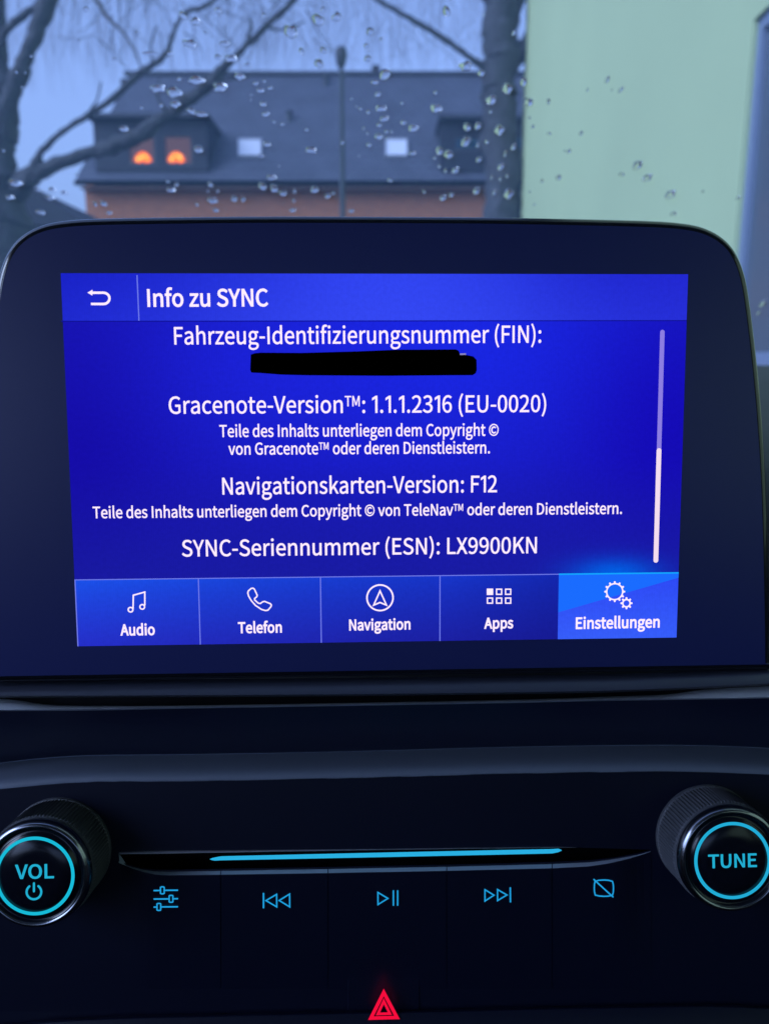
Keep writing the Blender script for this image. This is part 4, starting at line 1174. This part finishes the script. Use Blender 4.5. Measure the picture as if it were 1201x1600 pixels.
# five touch buttons: sloped top ledge, face, side gaps
gaps = [186, 345, 512.5, 697.5, 862, 1016]
syms = {}
bnames = ['sound_button', 'previous_button', 'play_button', 'next_button', 'display_off_button']
bt = mat('button_black', (.0015, .003, .015), rough=.42, spec=.28)
btl = mat('button_ledge_lit', (.30, .36, .46), rough=.42, spec=.5)  # pale colour carries the light falling on the tops of the black keys
FB = [(186, 1348), (205, 1356), (222, 1361.5), (240, 1366), (262, 1367.5), (345, 1366.5), (512, 1364), (697, 1360.5), (862, 1356.5), (920, 1353.5), (950, 1349), (980, 1342), (1000, 1336), (1016, 1330.5)]
buttons = []
for i in range(5):
    g0, g1 = gaps[i]+(.6 if i else 0), gaps[i+1]-(.6 if i < 4 else 0)
    xb = [g0+(g1-g0)*j/14 for j in range(15)]
    m = MB()
    def ry(x):      # the row of keys swells out of the panel and sinks back into it at both ends
        q = max(0, min(1, (x-186)/60, (1016-x)/60)); return q*q*(3-2*q)
    fl = [PP.px(x, yy_(FB, x)+1.2, .0002+.0018*ry(x)) for x in xb]
    m.loft([[PP.px(x, yy_(FB, x), .0002+.0017*ry(x)) for x in xb], fl, [PP.px(x, 1440, .0002+.0010*ry(x)) for x in xb], [PP.px(x, 1500, .0002+.0004*ry(x)) for x in xb], [PP.px(x, 1545, .0001) for x in xb]], closed=False)
    for sgn in (0, -1):
        m.add([fl[sgn], PP.px(xb[sgn], 1500, .0002+.0004*ry(xb[sgn])), PP.px(xb[sgn], 1500, .0001), PP.px(xb[sgn], yy_(FB, xb[sgn])+1, .0001)], [(0, 1, 2, 3)])
    bo = m.build('button', bt, ap)
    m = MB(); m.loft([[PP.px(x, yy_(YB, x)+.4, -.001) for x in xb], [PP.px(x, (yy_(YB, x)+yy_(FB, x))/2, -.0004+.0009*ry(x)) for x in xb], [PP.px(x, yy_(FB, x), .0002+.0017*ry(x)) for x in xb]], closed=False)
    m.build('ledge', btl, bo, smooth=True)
    buttons.append(bo)
cyan = emis('cyan_symbol', lin(32, 158, 222), 1.0)
HS = .0020   # just in front of the sloped key faces
k = Marks(PP, HS)
for yy, sx in ((1391, 254), (1404.2, 267.6), (1416.8, 248.6)):
    k.stroke([(240.3, yy+.4), (sx-4, yy+.2)], 2.3); k.stroke([(sx+4, yy), (278.6, yy-.2)], 2.3)
    k.stroke([(sx-2.9, yy-4.6), (sx-1.6, yy-5.4), (sx+1.6, yy-5.4), (sx+2.9, yy-4.6), (sx+2.9, yy+4.6), (sx+1.6, yy+5.4), (sx-1.6, yy+5.4), (sx-2.9, yy+4.6)], 2.1, closed=True)
k.build('symbol', cyan, buttons[0])
k = Marks(PP, HS); k.stroke([(411.8, 1395), (411.8, 1419)], 2.4)
k.stroke([(415.6, 1407), (432.3, 1397.2), (432.5, 1416.8)], 2.1, closed=True); k.stroke([(436.2, 1406.8), (452.5, 1396.8), (452.7, 1416.8)], 2.1, closed=True); k.build('symbol', cyan, buttons[1])
k = Marks(PP, HS); k.stroke([(590.2, 1394.3), (605.8, 1403.6), (590.4, 1413.2)], 2.1, closed=True); k.stroke([(614.4, 1391), (614.4, 1415)], 2.2); k.stroke([(621, 1391), (621, 1415)], 2.2); k.build('symbol', cyan, buttons[2])
k = Marks(PP, HS); k.stroke([(757.2, 1390), (771.3, 1398.6), (757.2, 1407.7)], 2.1, closed=True); k.stroke([(776.8, 1389.8), (791.5, 1398.2), (776.8, 1407)], 2.1, closed=True); k.stroke([(796.7, 1386.3), (796.9, 1409.8)], 2.3); k.build('symbol', cyan, buttons[3])
k = Marks(PP, HS)
k.stroke([(929, 1377), (935, 1375.3), (943, 1374.8), (950, 1375.3), (956, 1377), (957.4, 1382), (957.7, 1388), (957.4, 1394), (956, 1398.6), (950, 1400), (943, 1400.4), (935, 1399.8), (929.3, 1398.4), (928, 1393), (927.7, 1387), (928, 1381)], 2.1, closed=True)
k.stroke([(926.5, 1373.5), (957.5, 1401.8)], 2.2); k.build('symbol', cyan, buttons[4])

# ---- rotary knobs
knurl = mat('knurled_rubber', (.08, .085, .10), rough=.5, spec=.4)
ringm = mat('knob_chrome', (.32, .33, .37), rough=.2, metal=1.0)
capm = mat('knob_cap', (.003, .004, .009), rough=.2, spec=.5)
cyr = emis('cyan_ring', lin(24, 186, 216), 1.0)
def knob(name, label, fx, fy, prot, cyc):
    hf = .0180
    a, b = PP.ab(fx, fy, hf)
    k0 = root(name, label, 'rotary knob', PP.frame(a, b, 0), group='rotary knobs of the audio panel')
    def L(prof, n, m_, nm, parent, ribs=None, **kw):
        mb = MB()
        loops = []
        for r, h in prof:
            l = []
            for i in range(n):
                an = 2*math.pi*i/n
                rr = r
                if ribs and ribs[0] < h < ribs[1]: rr = r + (.00022 if i % 3 == 0 else -.00012)
                l.append(PP.w(a+rr*math.cos(an), b+rr*math.sin(an), h))
            loops.append(l)
        mb.loft(loops, False, kw.pop('cap', False))
        return mb.build(nm, m_, parent, **kw)
    L([(.0168, -.001), (.0168, .0012), (.0164, .0016), (.0164, .0135), (.0160, .0142), (.0160, .0150)], 288, knurl, 'grip', k0, ribs=(.0014, .0137))
    L([(.0160, .0150), (.01615, .0154), (.0161, .0164), (.0157, .0174), (.0151, .0180), (.0146, .0181), (.0143, .0178)], 96, ringm, 'chrome_ring', k0, smooth=True, angle=80)
    L([(.0143, .0178), (.0138, .0171), (.0130, .0170), (.0124, .0174), (.0121, .0178), (.006, .0180), (.0004, .0180)], 96, capm, 'cap', k0, smooth=True, cap=True, angle=80)
    kk = Marks(PP, .01803)
    kk.circle(fx, fy, 58.3, 5.2, 96)
    kk.build('light_ring', cyc, k0)
    return k0
vol = knob('volume_knob', 'left rotary knob marked VOL with a power symbol and a cyan ring', 55, 1368.5, 0, cyr)
tun = knob('tuning_knob', 'right rotary knob marked TUNE inside a cyan ring', 1143.5, 1344.5, 0, emis('cyan_ring_right', lin(34, 172, 214), 1))
kc = emis('cyan_letter', lin(34, 172, 208), 1)
k = Marks(PP, .0182)
k.text('VOL', 25, 1373, 84.3, 1371.6, 21.4, bold=20); k.build('lettering', kc, vol)
k = Marks(PP, .0182)
k.circle(53.6, 1393.6, 11.2, 3.3, 30, 90+38, 450-38); k.stroke([(53.6, 1380), (53.6, 1392.5)], 3.2, cap=True); k.build('power_symbol', kc, vol)
k = Marks(PP, .0182)
k.text('TUNE', 1106.3, 1356.2, 1181, 1354, 20.4, bold=20); k.build('lettering', kc, tun)

# ---- hazard button
hz = root('hazard_button', 'black hazard button with a glowing red double triangle at the bottom middle', 'button', PP.frame(*PP.ab(599, 1575), .0))
m = MB()
def rrect(x0, y0, x1, y1, r, h):
    pts = []
    for cx_, cy_, a_ in ((x1-r, y0+r, -90), (x1-r, y1-r, 0), (x0+r, y1-r, 90), (x0+r, y0+r, 180)):
        for j in range(6):
            a = math.radians(a_+j*18); pts.append(PP.px(cx_+r*math.cos(a), cy_+r*math.sin(a), h))
    return pts
m.loft([rrect(543, 1521, 655, 1640, 10, -.0002), rrect(543, 1521, 655, 1640, 10, .0002), rrect(544, 1522, 654, 1639, 10, .0003)], False, True)
m.build('button_face', mat('hazard_face', (.0015, .003, .015), rough=.42, spec=.28), hz)
red = emis('hazard_red', lin(245, 14, 62), 1.0)
k = Marks(PP, .0038)
T1 = [(599.3, 1550.5), (620, 1589.6), (579.3, 1590.6)]
k.stroke(T1, 5.4, closed=True); k.build('warning_triangle', red, hz)
k = Marks(PP, .0038)
k.stroke([(599.4, 1564.2), (608.9, 1583.6), (590.2, 1584)], 4.2, closed=True); k.build('warning_triangle', red, hz)
# lower moulding edge
LM = yline((-260, 1612), (0, 1601), (80, 1593), (200, 1587), (340, 1584), (456, 1581.5), (540, 1580), (700, 1577), (860, 1573), (1000, 1570.5), (1100, 1569), (1201, 1573), (1461, 1590))
strip('lower_moulding', [(.0004, off(LM, 0)), (.0028, off(LM, 3)), (.0034, off(LM, 6)), (.0034, off(LM, 60)), (.006, off(LM, 150))], bt, ap, angle=70)
